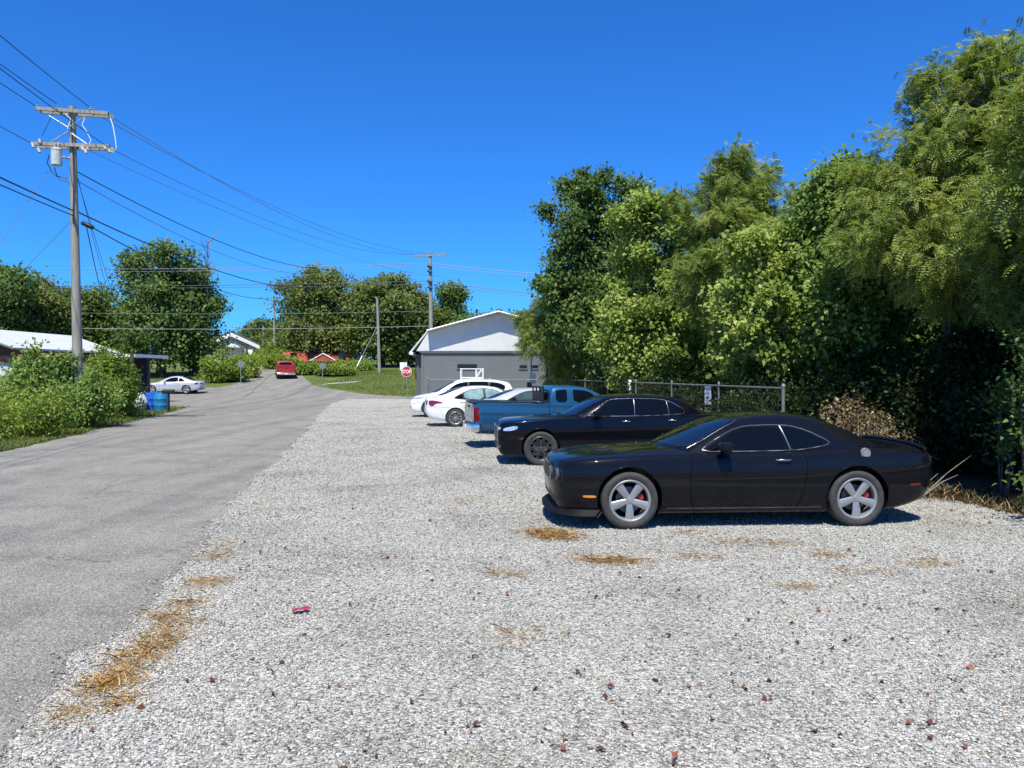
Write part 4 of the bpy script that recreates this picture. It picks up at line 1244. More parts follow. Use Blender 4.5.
def sedan(name, label, paint, L_, WB, fo, Hs, W, R, rim, style, rimmat, glass, kind):
    """four-door saloon; kind picks the outline: 'formal' upright, 'compact' rounded, 'suv' tall two-box"""
    sx = L_/4.7
    if kind == 'formal':
        lower = dict(top=[(0,.86),(.04,.92),(.12,.955),(.4,.99),(1.0,1.025),(1.55,1.06),(2.4,1.06),(3.9,1.05),(4.2,1.09),(4.8,1.11),(4.98,1.09),(5.04,1.0)],
            sh=[(0,.80),(.06,.86),(.2,.90),(.6,.94),(1.1,.975),(1.8,1.0),(3.2,1.03),(4.3,1.06),(4.85,1.04),(5.04,.96)],
            bot=[(0,.34),(.06,.24),(.2,.20),(.8,.19),(4.0,.19),(4.6,.25),(4.95,.34),(5.04,.45)],
            hw=[(0,.74),(.03,.79),(.12,.85),(.3,.90),(.6,.93),(1.0,.945),(2.5,.945),(4.0,.945),(4.6,.91),(4.9,.84),(5.04,.74)], tuck=.05, soft=.06, crease=.72, scoop=.012)
        gh = dict(zr=[(1.55,.98),(1.7,1.07),(2.0,1.255),(2.25,1.40),(2.42,1.46),(2.75,1.495),(3.2,1.50),(3.65,1.475),(3.98,1.40),(4.28,1.23),(4.52,1.04)],
            yb=[(1.55,.80),(2.0,.86),(3.0,.865),(3.8,.85),(4.5,.74)], zb=[(1.55,1.0),(3,1.03),(4.5,1.06)], tumble=.40, crown=.045, round=.12, curve=(.28,.12))
    elif kind == 'compact':
        f = L_/4.63
        lower = dict(top=[(0,.62),(.05,.69),(.15,.74),(.5,.83),(1.0,.93),(1.25,.985),(2.2,.98),(3.8,.99),(4.0,1.04),(4.4,1.075),(4.56,1.06),(4.63,.96)],
            sh=[(0,.55),(.08,.64),(.25,.72),(.6,.81),(1.1,.88),(2.0,.93),(3.2,.97),(4.1,1.0),(4.45,.98),(4.63,.88)],
            bot=[(0,.38),(.06,.25),(.2,.19),(.8,.18),(3.7,.19),(4.2,.26),(4.5,.34),(4.63,.50)],
            hw=[(0,.58),(.03,.64),(.12,.72),(.3,.80),(.6,.86),(1.0,.88),(2.5,.88),(3.6,.88),(4.1,.86),(4.4,.79),(4.57,.70),(4.63,.60)], tuck=.05, soft=.07, crease=.66, scoop=.01)
        gh = dict(zr=[(1.05,.90),(1.3,1.03),(1.6,1.20),(1.9,1.36),(2.15,1.435),(2.5,1.475),(2.8,1.475),(3.2,1.435),(3.6,1.32),(3.95,1.16),(4.2,1.02)],
            yb=[(1.05,.74),(1.5,.80),(2.5,.81),(3.4,.80),(4.2,.66)], zb=[(1.05,.90),(2.2,.94),(3.4,.98),(4.2,1.0)], tumble=.42, crown=.045, round=.13, curve=(.24,.16))
    elif kind == 'suv':
        lower = dict(top=[(0,.74),(.05,.83),(.14,.89),(.5,.99),(1.0,1.06),(1.3,1.09),(2.2,1.08),(4.3,1.08),(4.5,1.06),(4.62,1.0),(4.66,.9)],
            sh=[(0,.66),(.08,.77),(.25,.86),(.6,.94),(1.1,.98),(2.0,1.02),(3.2,1.06),(4.2,1.09),(4.5,1.06),(4.66,.88)],
            bot=[(0,.40),(.06,.28),(.2,.23),(.8,.22),(3.7,.22),(4.2,.28),(4.5,.34),(4.66,.50)],
            hw=[(0,.62),(.03,.68),(.12,.76),(.3,.84),(.6,.90),(1.0,.92),(2.5,.92),(3.6,.92),(4.2,.90),(4.5,.84),(4.66,.74)], tuck=.05, soft=.07, crease=.66, scoop=.012)
        gh = dict(zr=[(1.0,1.0),(1.25,1.15),(1.55,1.34),(1.85,1.52),(2.1,1.61),(2.5,1.665),(3.0,1.68),(3.6,1.655),(4.1,1.58),(4.32,1.50),(4.5,1.25),(4.6,1.05)],
            yb=[(1.0,.78),(1.5,.84),(2.5,.85),(3.8,.85),(4.6,.78)], zb=[(1.0,1.0),(2.2,1.03),(3.4,1.07),(4.6,1.08)], tumble=.34, crown=.045, round=.12, curve=(.22,.08))
    else:  # coupe
        lower = dict(top=[(0,.60),(.05,.67),(.15,.72),(.5,.80),(1.0,.88),(1.4,.93),(2.4,.92),(3.8,.93),(4.1,.985),(4.5,1.02),(4.66,1.0),(4.74,.9)],
            sh=[(0,.54),(.08,.62),(.25,.69),(.6,.77),(1.1,.84),(2.0,.88),(3.2,.92),(4.1,.95),(4.5,.93),(4.74,.82)],
            bot=[(0,.36),(.06,.24),(.2,.18),(.8,.17),(3.7,.18),(4.3,.25),(4.6,.33),(4.74,.48)],
            hw=[(0,.60),(.03,.66),(.12,.74),(.3,.82),(.6,.87),(1.0,.90),(2.5,.90),(3.6,.90),(4.2,.88),(4.5,.81),(4.68,.70),(4.74,.62)], tuck=.05, soft=.08, crease=.66, scoop=.01)
        gh = dict(zr=[(1.25,.86),(1.5,.98),(1.8,1.14),(2.1,1.28),(2.4,1.37),(2.7,1.405),(3.0,1.39),(3.4,1.29),(3.8,1.13),(4.15,.99),(4.3,.93)],
            yb=[(1.25,.76),(1.8,.81),(2.6,.81),(3.4,.79),(4.3,.66)], zb=[(1.25,.86),(2.2,.89),(3.4,.93),(4.3,.95)], tumble=.48, crown=.05, round=.14, curve=(.24,.18))
    c = Car(name, label, 'car', L_, lower, gh, dict(xf=fo, xr=fo+WB, R=R, rim=rim, track=W/2-.125, gap=.05), paint, 'cars parked on the gravel')
    c.add_wheels(style, rimmat)
    return c, lower, gh

def black_sedan():
    c, lw, gh = sedan('formal_sedan', 'black four door sedan with dark split spoke wheels beside the black coupe', M['paint_navyblack'], 5.04, 3.05, .90, 1.485, 1.89, .362, .258, 'split', M['alloy_mid'], None, 'formal')
    for x in (.90, 3.95): c.arch(x, .415)
    c.panel('side_window', [(1.98,1.055),(2.04,1.10),(2.34,1.33),(2.48,1.375),(2.86,1.39),(2.90,1.375),(2.90,1.065)], 'S', M['glass_dark'], .004, 1)
    c.panel('side_window', [(2.97,1.065),(2.97,1.375),(3.01,1.39),(3.50,1.378),(3.62,1.35),(3.66,1.08)], 'S', M['glass_dark'], .004, 1)
    c.panel('quarter_window', [(3.71,1.085),(3.67,1.315),(3.78,1.275),(3.98,1.16),(3.97,1.11)], 'S', M['glass_dark'], .004, 1)
    c.line('window_trim', [(1.90,1.035),(2.02,1.12),(2.32,1.345),(2.48,1.40),(2.9,1.412),(3.5,1.402),(3.76,1.335),(4.04,1.16),(4.02,1.09),(3.7,1.06),(2.9,1.04)], 'S', M['satin'], .005, True, 1, off=.002)
    c.line('window_divider', [(2.935,1.05),(2.935,1.39)], 'S', M['satin'], .006, False, 0, off=.003)
    c.line('window_divider', [(3.69,1.07),(3.645,1.345)], 'S', M['satin'], .005, False, 0, off=.003)
    ws = [(1.42,0),(1.47,.35),(1.60,.60),(1.72,.70),(2.05,.66),(2.33,.60),(2.36,.3),(2.36,0),(2.36,-.3),(2.33,-.60),(2.05,-.66),(1.72,-.70),(1.60,-.60),(1.47,-.35)]
    c.panel('windshield', ws, 'T', M['glass_screen'], .004, 1)
    c.panel('rear_window', [(3.98,.5),(3.95,0),(3.98,-.5),(4.3,-.56),(4.46,-.4),(4.5,0),(4.46,.4),(4.3,.56)], 'T', M['glass_dark'], .004, 1)
    c.panel('grille', [(-.52,.52),(-.56,.78),(.56,.78),(.52,.52)], 'F', M['black'], .004, 1)
    c.line('grille_surround', [(-.53,.50),(-.58,.80),(.58,.80),(.53,.50)], 'F', M['satin'], .012, True, 1, both=False, off=.004)
    c.panel('lower_grille', [(-.6,.30),(-.6,.40),(.6,.40),(.6,.30)], 'F', M['black'], .004, 1)
    c.panel('headlight', [(.10,.735),(.12,.79),(.30,.835),(.42,.835),(.40,.775),(.26,.735)], 'S', M['lamp_clear'], .006, 1, step=.03)
    for sg in (-1, 1):
        c.panel('headlight', [(sg*.58,.73),(sg*.60,.80),(sg*.79,.82),(sg*.78,.745)], 'F', M['lamp_clear'], .005, 1, step=.03)
        c.panel('fog_lamp', [(sg*.66,.36),(sg*.66,.43),(sg*.80,.43),(sg*.78,.37)], 'F', M['lamp_smoke'], .005, 1, step=.03)
    c.panel('side_marker', [(.44,.56),(.44,.585),(.56,.585),(.56,.56)], 'S', M['lamp_red'], .006, 1, step=.02)
    c.panel('tail_light', [(4.80,.78),(4.80,1.0),(4.95,1.0),(4.95,.78)], 'S', M['lamp_red'], .006, 1, step=.03)
    for x in (1.72, 2.93): c.line('door_gap', [(x,1.02),(x-.03,.7),(x+.02,.30)], 'S', M['well'], .005, False, 2, off=-.001)
    c.line('door_gap', [(3.98,1.05),(3.85,.86),(3.62,.75),(3.52,.5),(3.50,.3)], 'S', M['well'], .005, False, 2, off=-.001)
    c.handle(2.74, .935, M['chrome']); c.handle(3.74, .955, M['chrome'])
    c.mirrors(2.10, 1.10, .93, M['paint_navyblack'], (.13, .20, .135))
    c.line('antenna', [(4.0,-.02),(4.12,.0)], 'T', M['paint_navyblack'], .03, False, 0, both=False, off=.015)
    x, y = g(541, 466.5)
    c.place(x, y, rad(4.0))

def white_compact():
    c, lw, gh = sedan('compact_sedan', 'white compact sedan parked nose in with red wraparound tail lights', M['paint_white'], 4.63, 2.70, .88, 1.48, 1.76, .325, .225, 'ten', M['alloy'], None, 'compact')
    windows_compact(c, M['glass_pale'])
    finish_compact(c)
    x, y = g(455.5, 427.4)
    c.place(x, y, PI+rad(9), 'xr', 1)

def windows_compact(c, gm):
    c.panel('window_surround', [(1.55,.965),(1.68,1.07),(1.96,1.265),(2.14,1.345),(2.5,1.392),(2.96,1.362),(3.24,1.262),(3.6,1.065),(3.57,1.02),(3.2,.988),(2.5,.974)], 'S', M['black'], .002, 1)
    c.panel('side_window', [(1.62,.985),(1.70,1.06),(1.98,1.25),(2.14,1.325),(2.44,1.375),(2.48,1.36),(2.46,.995)], 'S', gm, .004, 1)
    c.panel('side_window', [(2.54,.995),(2.56,1.36),(2.60,1.378),(2.95,1.345),(3.16,1.285),(3.26,1.22),(3.24,1.01)], 'S', gm, .004, 1)
    c.panel('quarter_window', [(3.30,1.02),(3.31,1.195),(3.54,1.08),(3.53,1.045)], 'S', M['glass_dark'], .004, 1)
    c.line('window_trim', [(1.54,.96),(1.68,1.07),(1.96,1.265),(2.14,1.345),(2.5,1.395),(2.96,1.365),(3.24,1.265),(3.62,1.065),(3.58,1.02),(3.2,.985),(2.5,.97)], 'S', M['black'], .010, True, 1, off=.001)
    ws = [(.98,0),(1.00,.35),(1.12,.58),(1.28,.66),(1.70,.60),(1.98,.54),(2.04,.3),(2.05,0),(2.04,-.3),(1.98,-.54),(1.70,-.60),(1.28,-.66),(1.12,-.58),(1.00,-.35)]
    c.panel('windshield', ws, 'T', M['glass_screen'], .004, 1)
    c.panel('rear_window', [(3.30,.48),(3.28,0),(3.30,-.48),(3.85,-.56),(4.10,-.42),(4.18,0),(4.10,.42),(3.85,.56)], 'T', M['glass_dark'], .004, 1)
def finish_compact(c):
    for x in (c.wheels['xf'], c.wheels['xr']): c.arch(x, c.wheels['R']+.053)
    c.panel('tail_light', [(4.02,.865),(4.08,.905),(4.36,.965),(4.52,.955),(4.55,.86),(4.50,.76),(4.36,.76),(4.30,.84)], 'S', M['lamp_red'], .008, 1, step=.03)
    for sg in (-1, 1):
        c.panel('tail_light', [(sg*.40,.87),(sg*.42,.94),(sg*.64,.96),(sg*.68,.78),(sg*.58,.80)], 'B', M['lamp_red'], .006, 1, step=.03)
        c.panel('headlight', [(sg*.34,.60),(sg*.38,.64),(sg*.60,.68),(sg*.62,.60)], 'F', M['lamp_clear'], .006, 1, step=.03)
    c.panel('headlight', [(.16,.60),(.20,.67),(.55,.75),(.50,.66)], 'S', M['lamp_clear'], .006, 1, step=.03)
    c.panel('grille', [(-.32,.45),(-.36,.60),(.36,.60),(.32,.45)], 'F', M['black'], .004, 1)
    c.panel('license_plate', [(-.16,.68),(-.16,.80),(.16,.80),(.16,.68)], 'B', M['sign_white'], .006, 0)
    c.line('boot_gap', [(-.58,.99),(-.50,.62),(.50,.62),(.58,.99)], 'B', M['well'], .005, False, 1, both=False, off=-.001)
    for x in (1.38, 2.50): c.line('door_gap', [(x,.95),(x-.04,.65),(x+.02,.28)], 'S', M['well'], .005, False, 2, off=-.001)
    c.line('door_gap', [(3.45,1.0),(3.36,.80),(3.20,.65),(3.12,.4),(3.14,.28)], 'S', M['well'], .005, False, 2, off=-.001)
    c.line('bumper_gap', [(4.05,.40),(4.10,.60),(4.30,.70)], 'S', M['well'], .004, False, 2, off=-.001)
    c.panel('bumper_insert', [(-.55,.36),(-.52,.42),(.52,.42),(.55,.36)], 'B', M['black'], .004, 1)
    c.handle(2.32, .875, M['satin']); c.handle(3.30, .905, M['satin'])
    c.mirrors(1.72, 1.01, .86, c.paint, (.11, .18, .12))

def pale_sedan():
    c, lw, gh = sedan('compact_sedan', 'pale silver sedan half hidden between the blue pickup and the white compact', M['paint_pearl'], 4.63, 2.70, .88, 1.45, 1.76, .325, .225, 'six', M['alloy'], None, 'compact')
    windows_compact(c, M['glass_mid']); finish_compact(c)
    # rear bumper hidden behind the pickup tail
    Y = 24.4
    c.place(px_at(478, Y)+.95, Y, PI+rad(9), 'xr', 1)

def white_suv():
    c, lw, gh = sedan('compact_suv', 'white crossover with dark side glass facing the road, farthest of the parked row', M['paint_white'], 4.66, 2.70, .90, 1.68, 1.84, .36, .245, 'six', M['alloy'], None, 'suv')
    for x in (.90, 3.60): c.arch(x, .413, M['black'])
    c.panel('window_surround', [(1.54,1.075),(1.64,1.17),(1.90,1.39),(2.10,1.49),(2.5,1.565),(3.4,1.57),(3.92,1.51),(4.2,1.38),(4.15,1.20),(3.95,1.12),(2.5,1.08)], 'S', M['black'], .002, 1)
    c.panel('side_window', [(1.58,1.085),(1.66,1.16),(1.92,1.37),(2.10,1.47),(2.46,1.545),(2.52,1.53),(2.50,1.095)], 'S', M['glass_dark'], .004, 1)
    c.panel('side_window', [(2.57,1.095),(2.59,1.535),(2.64,1.555),(3.36,1.545),(3.42,1.53),(3.46,1.12)], 'S', M['glass_dark'], .004, 1)
    c.panel('quarter_window', [(3.52,1.125),(3.48,1.53),(3.9,1.49),(4.16,1.37),(4.12,1.22),(3.95,1.15)], 'S', M['glass_dark'], .004, 1)
    ws = [(.94,0),(.96,.35),(1.08,.60),(1.24,.70),(1.65,.65),(1.95,.60),(2.02,.3),(2.03,0),(2.02,-.3),(1.95,-.60),(1.65,-.65),(1.24,-.70),(1.08,-.60),(.96,-.35)]
    c.panel('windshield', ws, 'T', M['glass_screen'], .004, 1)
    c.panel('rear_window', [(-.55,1.12),(-.50,1.38),(.50,1.38),(.55,1.12)], 'B', M['glass_dark'], .004, 1)
    c.line('roof_rail', [(1.9,-.56),(3.0,-.58),(4.1,-.56)], 'T', M['satin'], .016, False, 1, both=True, off=.03)
    c.panel('headlight', [(.10,.78),(.14,.84),(.62,.93),(.60,.86),(.36,.80)], 'S', M['lamp_clear'], .006, 1, step=.03)
    for sg in (-1, 1):
        c.panel('headlight', [(sg*.40,.78),(sg*.42,.83),(sg*.68,.87),(sg*.68,.78)], 'F', M['lamp_clear'], .006, 1, step=.03)
        c.panel('fog_lamp', [(sg*.55,.42),(sg*.55,.50),(sg*.70,.50),(sg*.68,.42)], 'F', M['lamp_smoke'], .006, 1, step=.03)
        c.panel('tail_light', [(sg*.62,.92),(sg*.60,1.05),(sg*.78,1.06),(sg*.80,.92)], 'B', M['lamp_red'], .006, 1, step=.03)
    c.panel('grille', [(-.36,.54),(-.38,.78),(.38,.78),(.36,.54)], 'F', M['black'], .004, 1)
    c.panel('lower_grille', [(-.48,.32),(-.5,.44),(.5,.44),(.48,.32)], 'F', M['black'], .004, 1)
    c.line('sill_trim', [(1.40,.30),(2.4,.28),(3.12,.30)], 'S', M['black'], .035, False, 1, off=.0)
    for x in (1.40, 2.54): c.line('door_gap', [(x,1.03),(x-.04,.7),(x+.02,.34)], 'S', M['well'], .005, False, 2, off=-.001)
    c.line('door_gap', [(3.55,1.09),(3.40,.86),(3.16,.7),(3.10,.34)], 'S', M['well'], .005, False, 2, off=-.001)
    c.handle(2.36, .95, M['paint_white']); c.handle(3.32, .985, M['paint_white'])
    c.mirrors(1.68, 1.13, .90, M['black'], (.12, .20, .15))
    Y = 33.6
    c.place(px_at(410, Y)+.90, Y, rad(4), 'xf', -1)

def silver_coupe():
    c, lw, gh = sedan('two_door_coupe', 'silver two door coupe crossing the far intersection', M['paint_silver'], 4.74, 2.72, .95, 1.40, 1.80, .325, .235, 'five', M['alloy'], None, 'coupe')
    c.root['group'] = 'cars on the far streets'
    for x in (.95, 3.67): c.arch(x, .378)
    c.panel('side_window', [(1.86,.935),(1.95,1.02),(2.2,1.17),(2.42,1.255),(2.74,1.29),(2.98,1.275),(2.98,.95)], 'S', M['glass_dark'], .004, 1)
    c.panel('quarter_window', [(3.04,.955),(3.04,1.265),(3.2,1.22),(3.5,1.07),(3.48,1.0)], 'S', M['glass_dark'], .004, 1)
    ws = [(1.18,0),(1.20,.35),(1.32,.58),(1.48,.66),(1.9,.58),(2.2,.52),(2.28,.3),(2.3,0),(2.28,-.3),(2.2,-.52),(1.9,-.58),(1.48,-.66),(1.32,-.58),(1.20,-.35)]
    c.panel('windshield', ws, 'T', M['glass_screen'], .004, 1)
    c.panel('rear_window', [(3.20,.46),(3.18,0),(3.20,-.46),(3.9,-.54),(4.15,-.4),(4.24,0),(4.15,.4),(3.9,.54)], 'T', M['glass_dark'], .004, 1)
    c.panel('tail_light', [(4.30,.72),(4.34,.88),(4.56,.89),(4.62,.74)], 'S', M['lamp_red'], .006, 1, step=.03)
    c.panel('headlight', [(.14,.55),(.18,.62),(.50,.70),(.44,.60)], 'S', M['lamp_clear'], .006, 1, step=.03)
    for sg in (-1, 1): c.panel('tail_light', [(sg*.36,.74),(sg*.38,.86),(sg*.66,.86),(sg*.68,.74)], 'B', M['lamp_red'], .006, 1, step=.03)
    c.panel('grille', [(-.4,.40),(-.4,.50),(.4,.50),(.4,.40)], 'F', M['black'], .004, 1)
    c.line('door_gap', [(1.55,.88),(1.52,.6),(1.58,.28)], 'S', M['well'], .006, False, 2, off=-.001)
    c.line('door_gap', [(3.02,.93),(3.06,.6),(2.98,.28)], 'S', M['well'], .006, False, 2, off=-.001)
    c.handle(2.82, .82, M['satin'])
    c.mirrors(1.98, .96, .86, M['paint_silver'], (.11, .18, .12))
    Y = 61.5
    c.place(px_at(151.5, Y), Y, rad(2), 'xf', -1)

def pickup(name, label, paint, group, ext=True):
    L_ = 5.25
    lower = dict(top=[(0,.86),(.05,.95),(.14,1.0),(.5,1.06),(1.1,1.10),(1.5,1.13),(2.0,1.14),(3.1,1.15),(5.0,1.19),(5.2,1.19),(5.25,1.16)],
        sh=[(0,.80),(.06,.89),(.2,.95),(.6,1.0),(1.2,1.04),(2.0,1.08),(3.2,1.14),(5.1,1.185),(5.25,1.15)],
        bot=[(0,.45),(.06,.36),(.2,.34),(.9,.36),(3.8,.40),(4.6,.46),(5.1,.50),(5.25,.54)],
        hw=[(0,.72),(.03,.76),(.10,.82),(.25,.87),(.6,.905),(1.1,.92),(2.5,.915),(4.0,.92),(5.0,.90),(5.22,.87),(5.25,.85)], tuck=.05, soft=.04, crease=.62, scoop=.012,
        cutbox=[(3.28, 5.14, -.76, .76, .72, 1.6)])
    gh = dict(zr=[(1.40,1.08),(1.55,1.18),(1.8,1.38),(2.05,1.52),(2.25,1.59),(2.6,1.635),(2.9,1.64),(3.08,1.62),(3.17,1.55),(3.21,1.38),(3.24,1.10)],
        yb=[(1.40,.80),(1.8,.85),(2.6,.86),(3.24,.85)], zb=[(1.40,1.08),(2.2,1.11),(3.24,1.15)], tumble=.26, crown=.04, round=.10, curve=(.18,.01))
    c = Car(name, label, 'pickup truck', L_, lower, gh, dict(xf=.95, xr=4.10, R=.365, rim=.225, track=.80, gap=.075), paint, group)
    c.add_wheels('six', M['alloy'])
    for x in (.95, 4.10): c.arch(x, .445)
    c.panel('side_window', [(1.78,1.16),(1.86,1.24),(2.08,1.42),(2.24,1.49),(2.56,1.52),(2.60,1.50),(2.58,1.165)], 'S', M['glass_dark'], .004, 1)
    c.panel('rear_door_window', [(2.76,1.18),(2.76,1.50),(2.80,1.52),(3.02,1.505),(3.06,1.47),(3.07,1.20)], 'S', M['glass_dark'], .004, 1)
    ws = [(1.33,0),(1.36,.35),(1.46,.62),(1.58,.72),(1.85,.69),(2.1,.65),(2.15,.3),(2.16,0),(2.15,-.3),(2.1,-.65),(1.85,-.69),(1.58,-.72),(1.46,-.62),(1.36,-.35)]
    c.panel('windshield', ws, 'T', M['glass_screen'], .004, 1)
    c.panel('rear_window', [(-.62,1.24),(-.58,1.52),(.58,1.52),(.62,1.24)], 'B', M['glass_dark'], .004, 1)
    # bed liner, tailgate, bumper
    b = G(); b.box(3.30, 5.12, -.74, .74, .70, .735); c.free('bed_floor', b, M['black'])
    t = G(); t.box(5.235, 5.262, -.70, .70, .66, 1.165)
    for z in (.78, 1.02): t.box(5.262, 5.270, -.62, .62, z, z+.03)
    tg = c.free('tailgate', t, paint)
    h = G(); h.box(5.262, 5.282, -.10, .10, 1.05, 1.10); c.free('handle', h, M['black'], parent=tg)
    bp = G()
    pts = [(5.20,-.90),(5.32,-.84),(5.36,-.5),(5.37,0),(5.36,.5),(5.32,.84),(5.20,.90)]
    vs = []; fs = []
    for (x, y) in pts:
        for (dx, z) in ((-.10,.46),(-.02,.44),(0,.48),(0,.60),(-.03,.64),(-.14,.64)): vs.append((x+dx, y, z))
    for i in range(6):
        for q in range(6): fs.append((i*6+q, i*6+(q+1) % 6, (i+1)*6+(q+1) % 6, (i+1)*6+q))
    fs += [tuple(range(6)), tuple(36+q for q in range(6))]
    bp.add(vs, fs); rb = c.free('rear_bumper', bp, M['chrome'], smooth=30)
    lp = G(); lp.box(5.368, 5.376, -.15, .15, .49, .60); c.free('license_plate', lp, M['sign_white'], parent=rb)
    for sg in (-1, 1):
        tl = G(); y0, y1 = sorted((sg*.735, sg*.872)); tl.box(5.10, 5.262, y0, y1+(.012 if sg > 0 else 0), .74, 1.08)
        if sg < 0: tl.v = [(x, y-.012 if y < -.8 else y, z) for x, y, z in tl.v]
        c.free('tail_light', tl, M['lamp_red'])
    rl = G()
    for sg in (-1, 1): rl.box(3.30, 5.16, *sorted((sg*.80, sg*.865)), 1.178, 1.200)
    rl.box(5.16, 5.25, -.86, .86, 1.178, 1.200)
    c.free('bed_rail_cap', rl, M['black'])
    c.panel('grille', [(-.50,.66),(-.52,.88),(.52,.88),(.50,.66)], 'F', M['black'], .004, 1)
    for sg in (-1, 1): c.panel('headlight', [(sg*.56,.68),(sg*.58,.86),(sg*.78,.88),(sg*.76,.70)], 'F', M['lamp_clear'], .006, 1)
    fb = G(); fb.box(-.10, .06, -.80, .80, .42, .60); c.free('front_bumper', fb, M['chrome'])
    for x in (1.55, 2.68, 3.14): c.line('door_gap', [(x,1.10),(x-.02,.8),(x,.46)], 'S', M['well'], .006, False, 2, off=-.001)
    c.line('bed_gap', [(3.26,1.14),(3.26,.48)], 'S', M['well'], .008, False, 0, off=-.001)
    c.handle(2.48, 1.0, M['black'])
    c.mirrors(1.86, 1.22, .94, M['black'], (.12, .20, .20))
    return c

def trucks():
    b = pickup('pickup_truck', 'blue extended cab pickup parked nose in with chrome rear bumper', M['paint_blue'], 'cars parked on the gravel')
    # a dark rack and load behind the cab
    hr = G()
    for y in (-.62, -.2, .2, .62): hr.tube([(3.36, y, 1.18), (3.36, y, 1.58)], .022, 6)
    hr.tube([(3.36, -.66, 1.58), (3.36, .66, 1.58)], .026, 6); hr.tube([(3.36, -.66, 1.45), (3.36, .66, 1.45)], .018, 6)
    hr.box(3.34, 3.38, -.62, .62, 1.20, 1.42)
    b.free('headache_rack', hr, M['black'])
    X, Y = -.98, 19.75
    r = PI+rad(11)
    # near rear corner of the bed at the measured point
    lx, ly = 5.25-5.25/2, .87
    c_, s_ = math.cos(r), math.sin(r)
    b.root.location = (X-(lx*c_-ly*s_), Y-(lx*s_+ly*c_), .016); b.root.rotation_euler = (0, 0, r)
    t = pickup('pickup_truck', 'red pickup driving away up the far road', M['paint_red'], 'cars on the far streets')
    a = math.atan2(74-66+0.0, float(frc(78))-float(frc(70)))
    d = math.atan2(float(frc(79)-frc(71)), 8)      # heading left of +Y
    t.root.location = (px_at(277.5, 74.5), 74.5+2.6, gz(77)+.016)
    r = -PI/2-d
    t.root.rotation_euler = (0, rad(4.5), r)
    return b, t

black_coupe(); black_sedan(); trucks(); pale_sedan(); white_compact(); white_suv(); silver_coupe()

# ------------------------------------------------------------------ buildings
def grey_building():
    Y0, Y1 = 45.0, 54.5
    def X(px): return px_at(px, Y0)
    def Z(py): return EYE+(372-py)/FPX*Y0
    root = empty('grey_building', (X(499), Y0, 0)); tag(root, 'grey metal building with white gable and kinked roof', 'building')
    def P(px, py): return (X(px)-X(499), Z(py))
    xl, ze = P(421.5, 351); xr = -xl
    w = G(); w.box(xl, xr, 0, Y1-Y0, 0, ze-.03); w.build('wall', M['siding_grey'], root)
    kx, kz = P(428, 332.5); ax, az = P(499, 313.5); ex, ez = P(416.5, 351)
    ex -= 0
    gb = G(); gb.prism([(ex, ez), (kx, kz), (0, az), (-kx, kz), (-ex, ez)], -.05, Y1-Y0); gb.build('gable', M['siding_white'], root)
    # roof sheets: main slopes oversail the gable, the steep skirts are flush
    t = .10; ov = -.62
    rf = G()
    for sg in (1, -1):
        vs = [(sg*0, ov, az+.02), (sg*kx, ov, kz+.02), (sg*kx, Y1-Y0, kz+.02), (0, Y1-Y0, az+.02)]
        vs += [(x, y, z+t) for x, y, z in vs]
        rf.add(vs, [(0,1,2,3),(7,6,5,4),(0,4,5,1),(1,5,6,2),(2,6,7,3),(3,7,4,0)])
        gx, gz_ = (ex-.42)*sg, ez-.22
        vs = [(sg*kx, -.09, kz+.025), (gx, -.09, gz_), (gx, Y1-Y0, gz_), (sg*kx, Y1-Y0, kz+.025)]
        vs += [(x+sg*-.02, y, z+t*1.1) for x, y, z in vs]
        rf.add(vs, [(0,1,2,3),(7,6,5,4),(0,4,5,1),(1,5,6,2),(2,6,7,3),(3,7,4,0)])
    r = rf.build('roof', M['roof_metal'], root)
    fa = G()
    for sg in (1, -1):
        fa.tube([(0, ov-.02, az+.07), (sg*kx, ov-.02, kz+.07)], .05, 4)
    fa.build('fascia', M['white_paint'], r)
    cp = G(); cp.cbox((0, .5, az+.16), (.30, 2.2, .12)); cp.build('ridge_cap', M['roof_dark'], r)
    bd = G(); bd.box(xl-.1, xr+.1, -.11, -.052, ze-.10, ze-.02); bd.build('shadow_strip', M['roof_dark'], root)  # dark strip standing in for the thin shadow line below the gable
    gt = G(); gt.box(xl-.62, xl-.46, -.3, Y1-Y0, ze-.22, ze-.06); gt.build('gutter', M['white_paint'], root)
    wg = G(); wg.box(xl-.42, xl-.02, .5, Y1-Y0, 0, ze-.2); wg.build('side_panel', M['roof_dark'], root)
    for (a, b, c0, c1) in ((457.5, 477, 364.2, 368.0), (519.5, 527, 365.2, 368.2), (532, 538, 365.2, 368.2)):
        q = G(); x0, z1 = P(a, c0); x1, z0 = P(b, c1); q.box(x0, x1, -.03, .05, z0, z1)
        f = q.build('window', M['dark_window'], root)
        s = G(); s.box(x0-.05, x1+.05, -.06, -.001, z0-.07, z0-.012); s.build('sill', M['siding_grey'], f)
    # corner boards
    cb = G(); cb.box(xl-.015, xl+.12, -.03, -.002, 0, ze-.11); cb.box(xl+.42, xl+.50, -.03, -.002, 0, ze-1.3); cb.build('corner_board', M['siding_grey'], root)
grey_building()

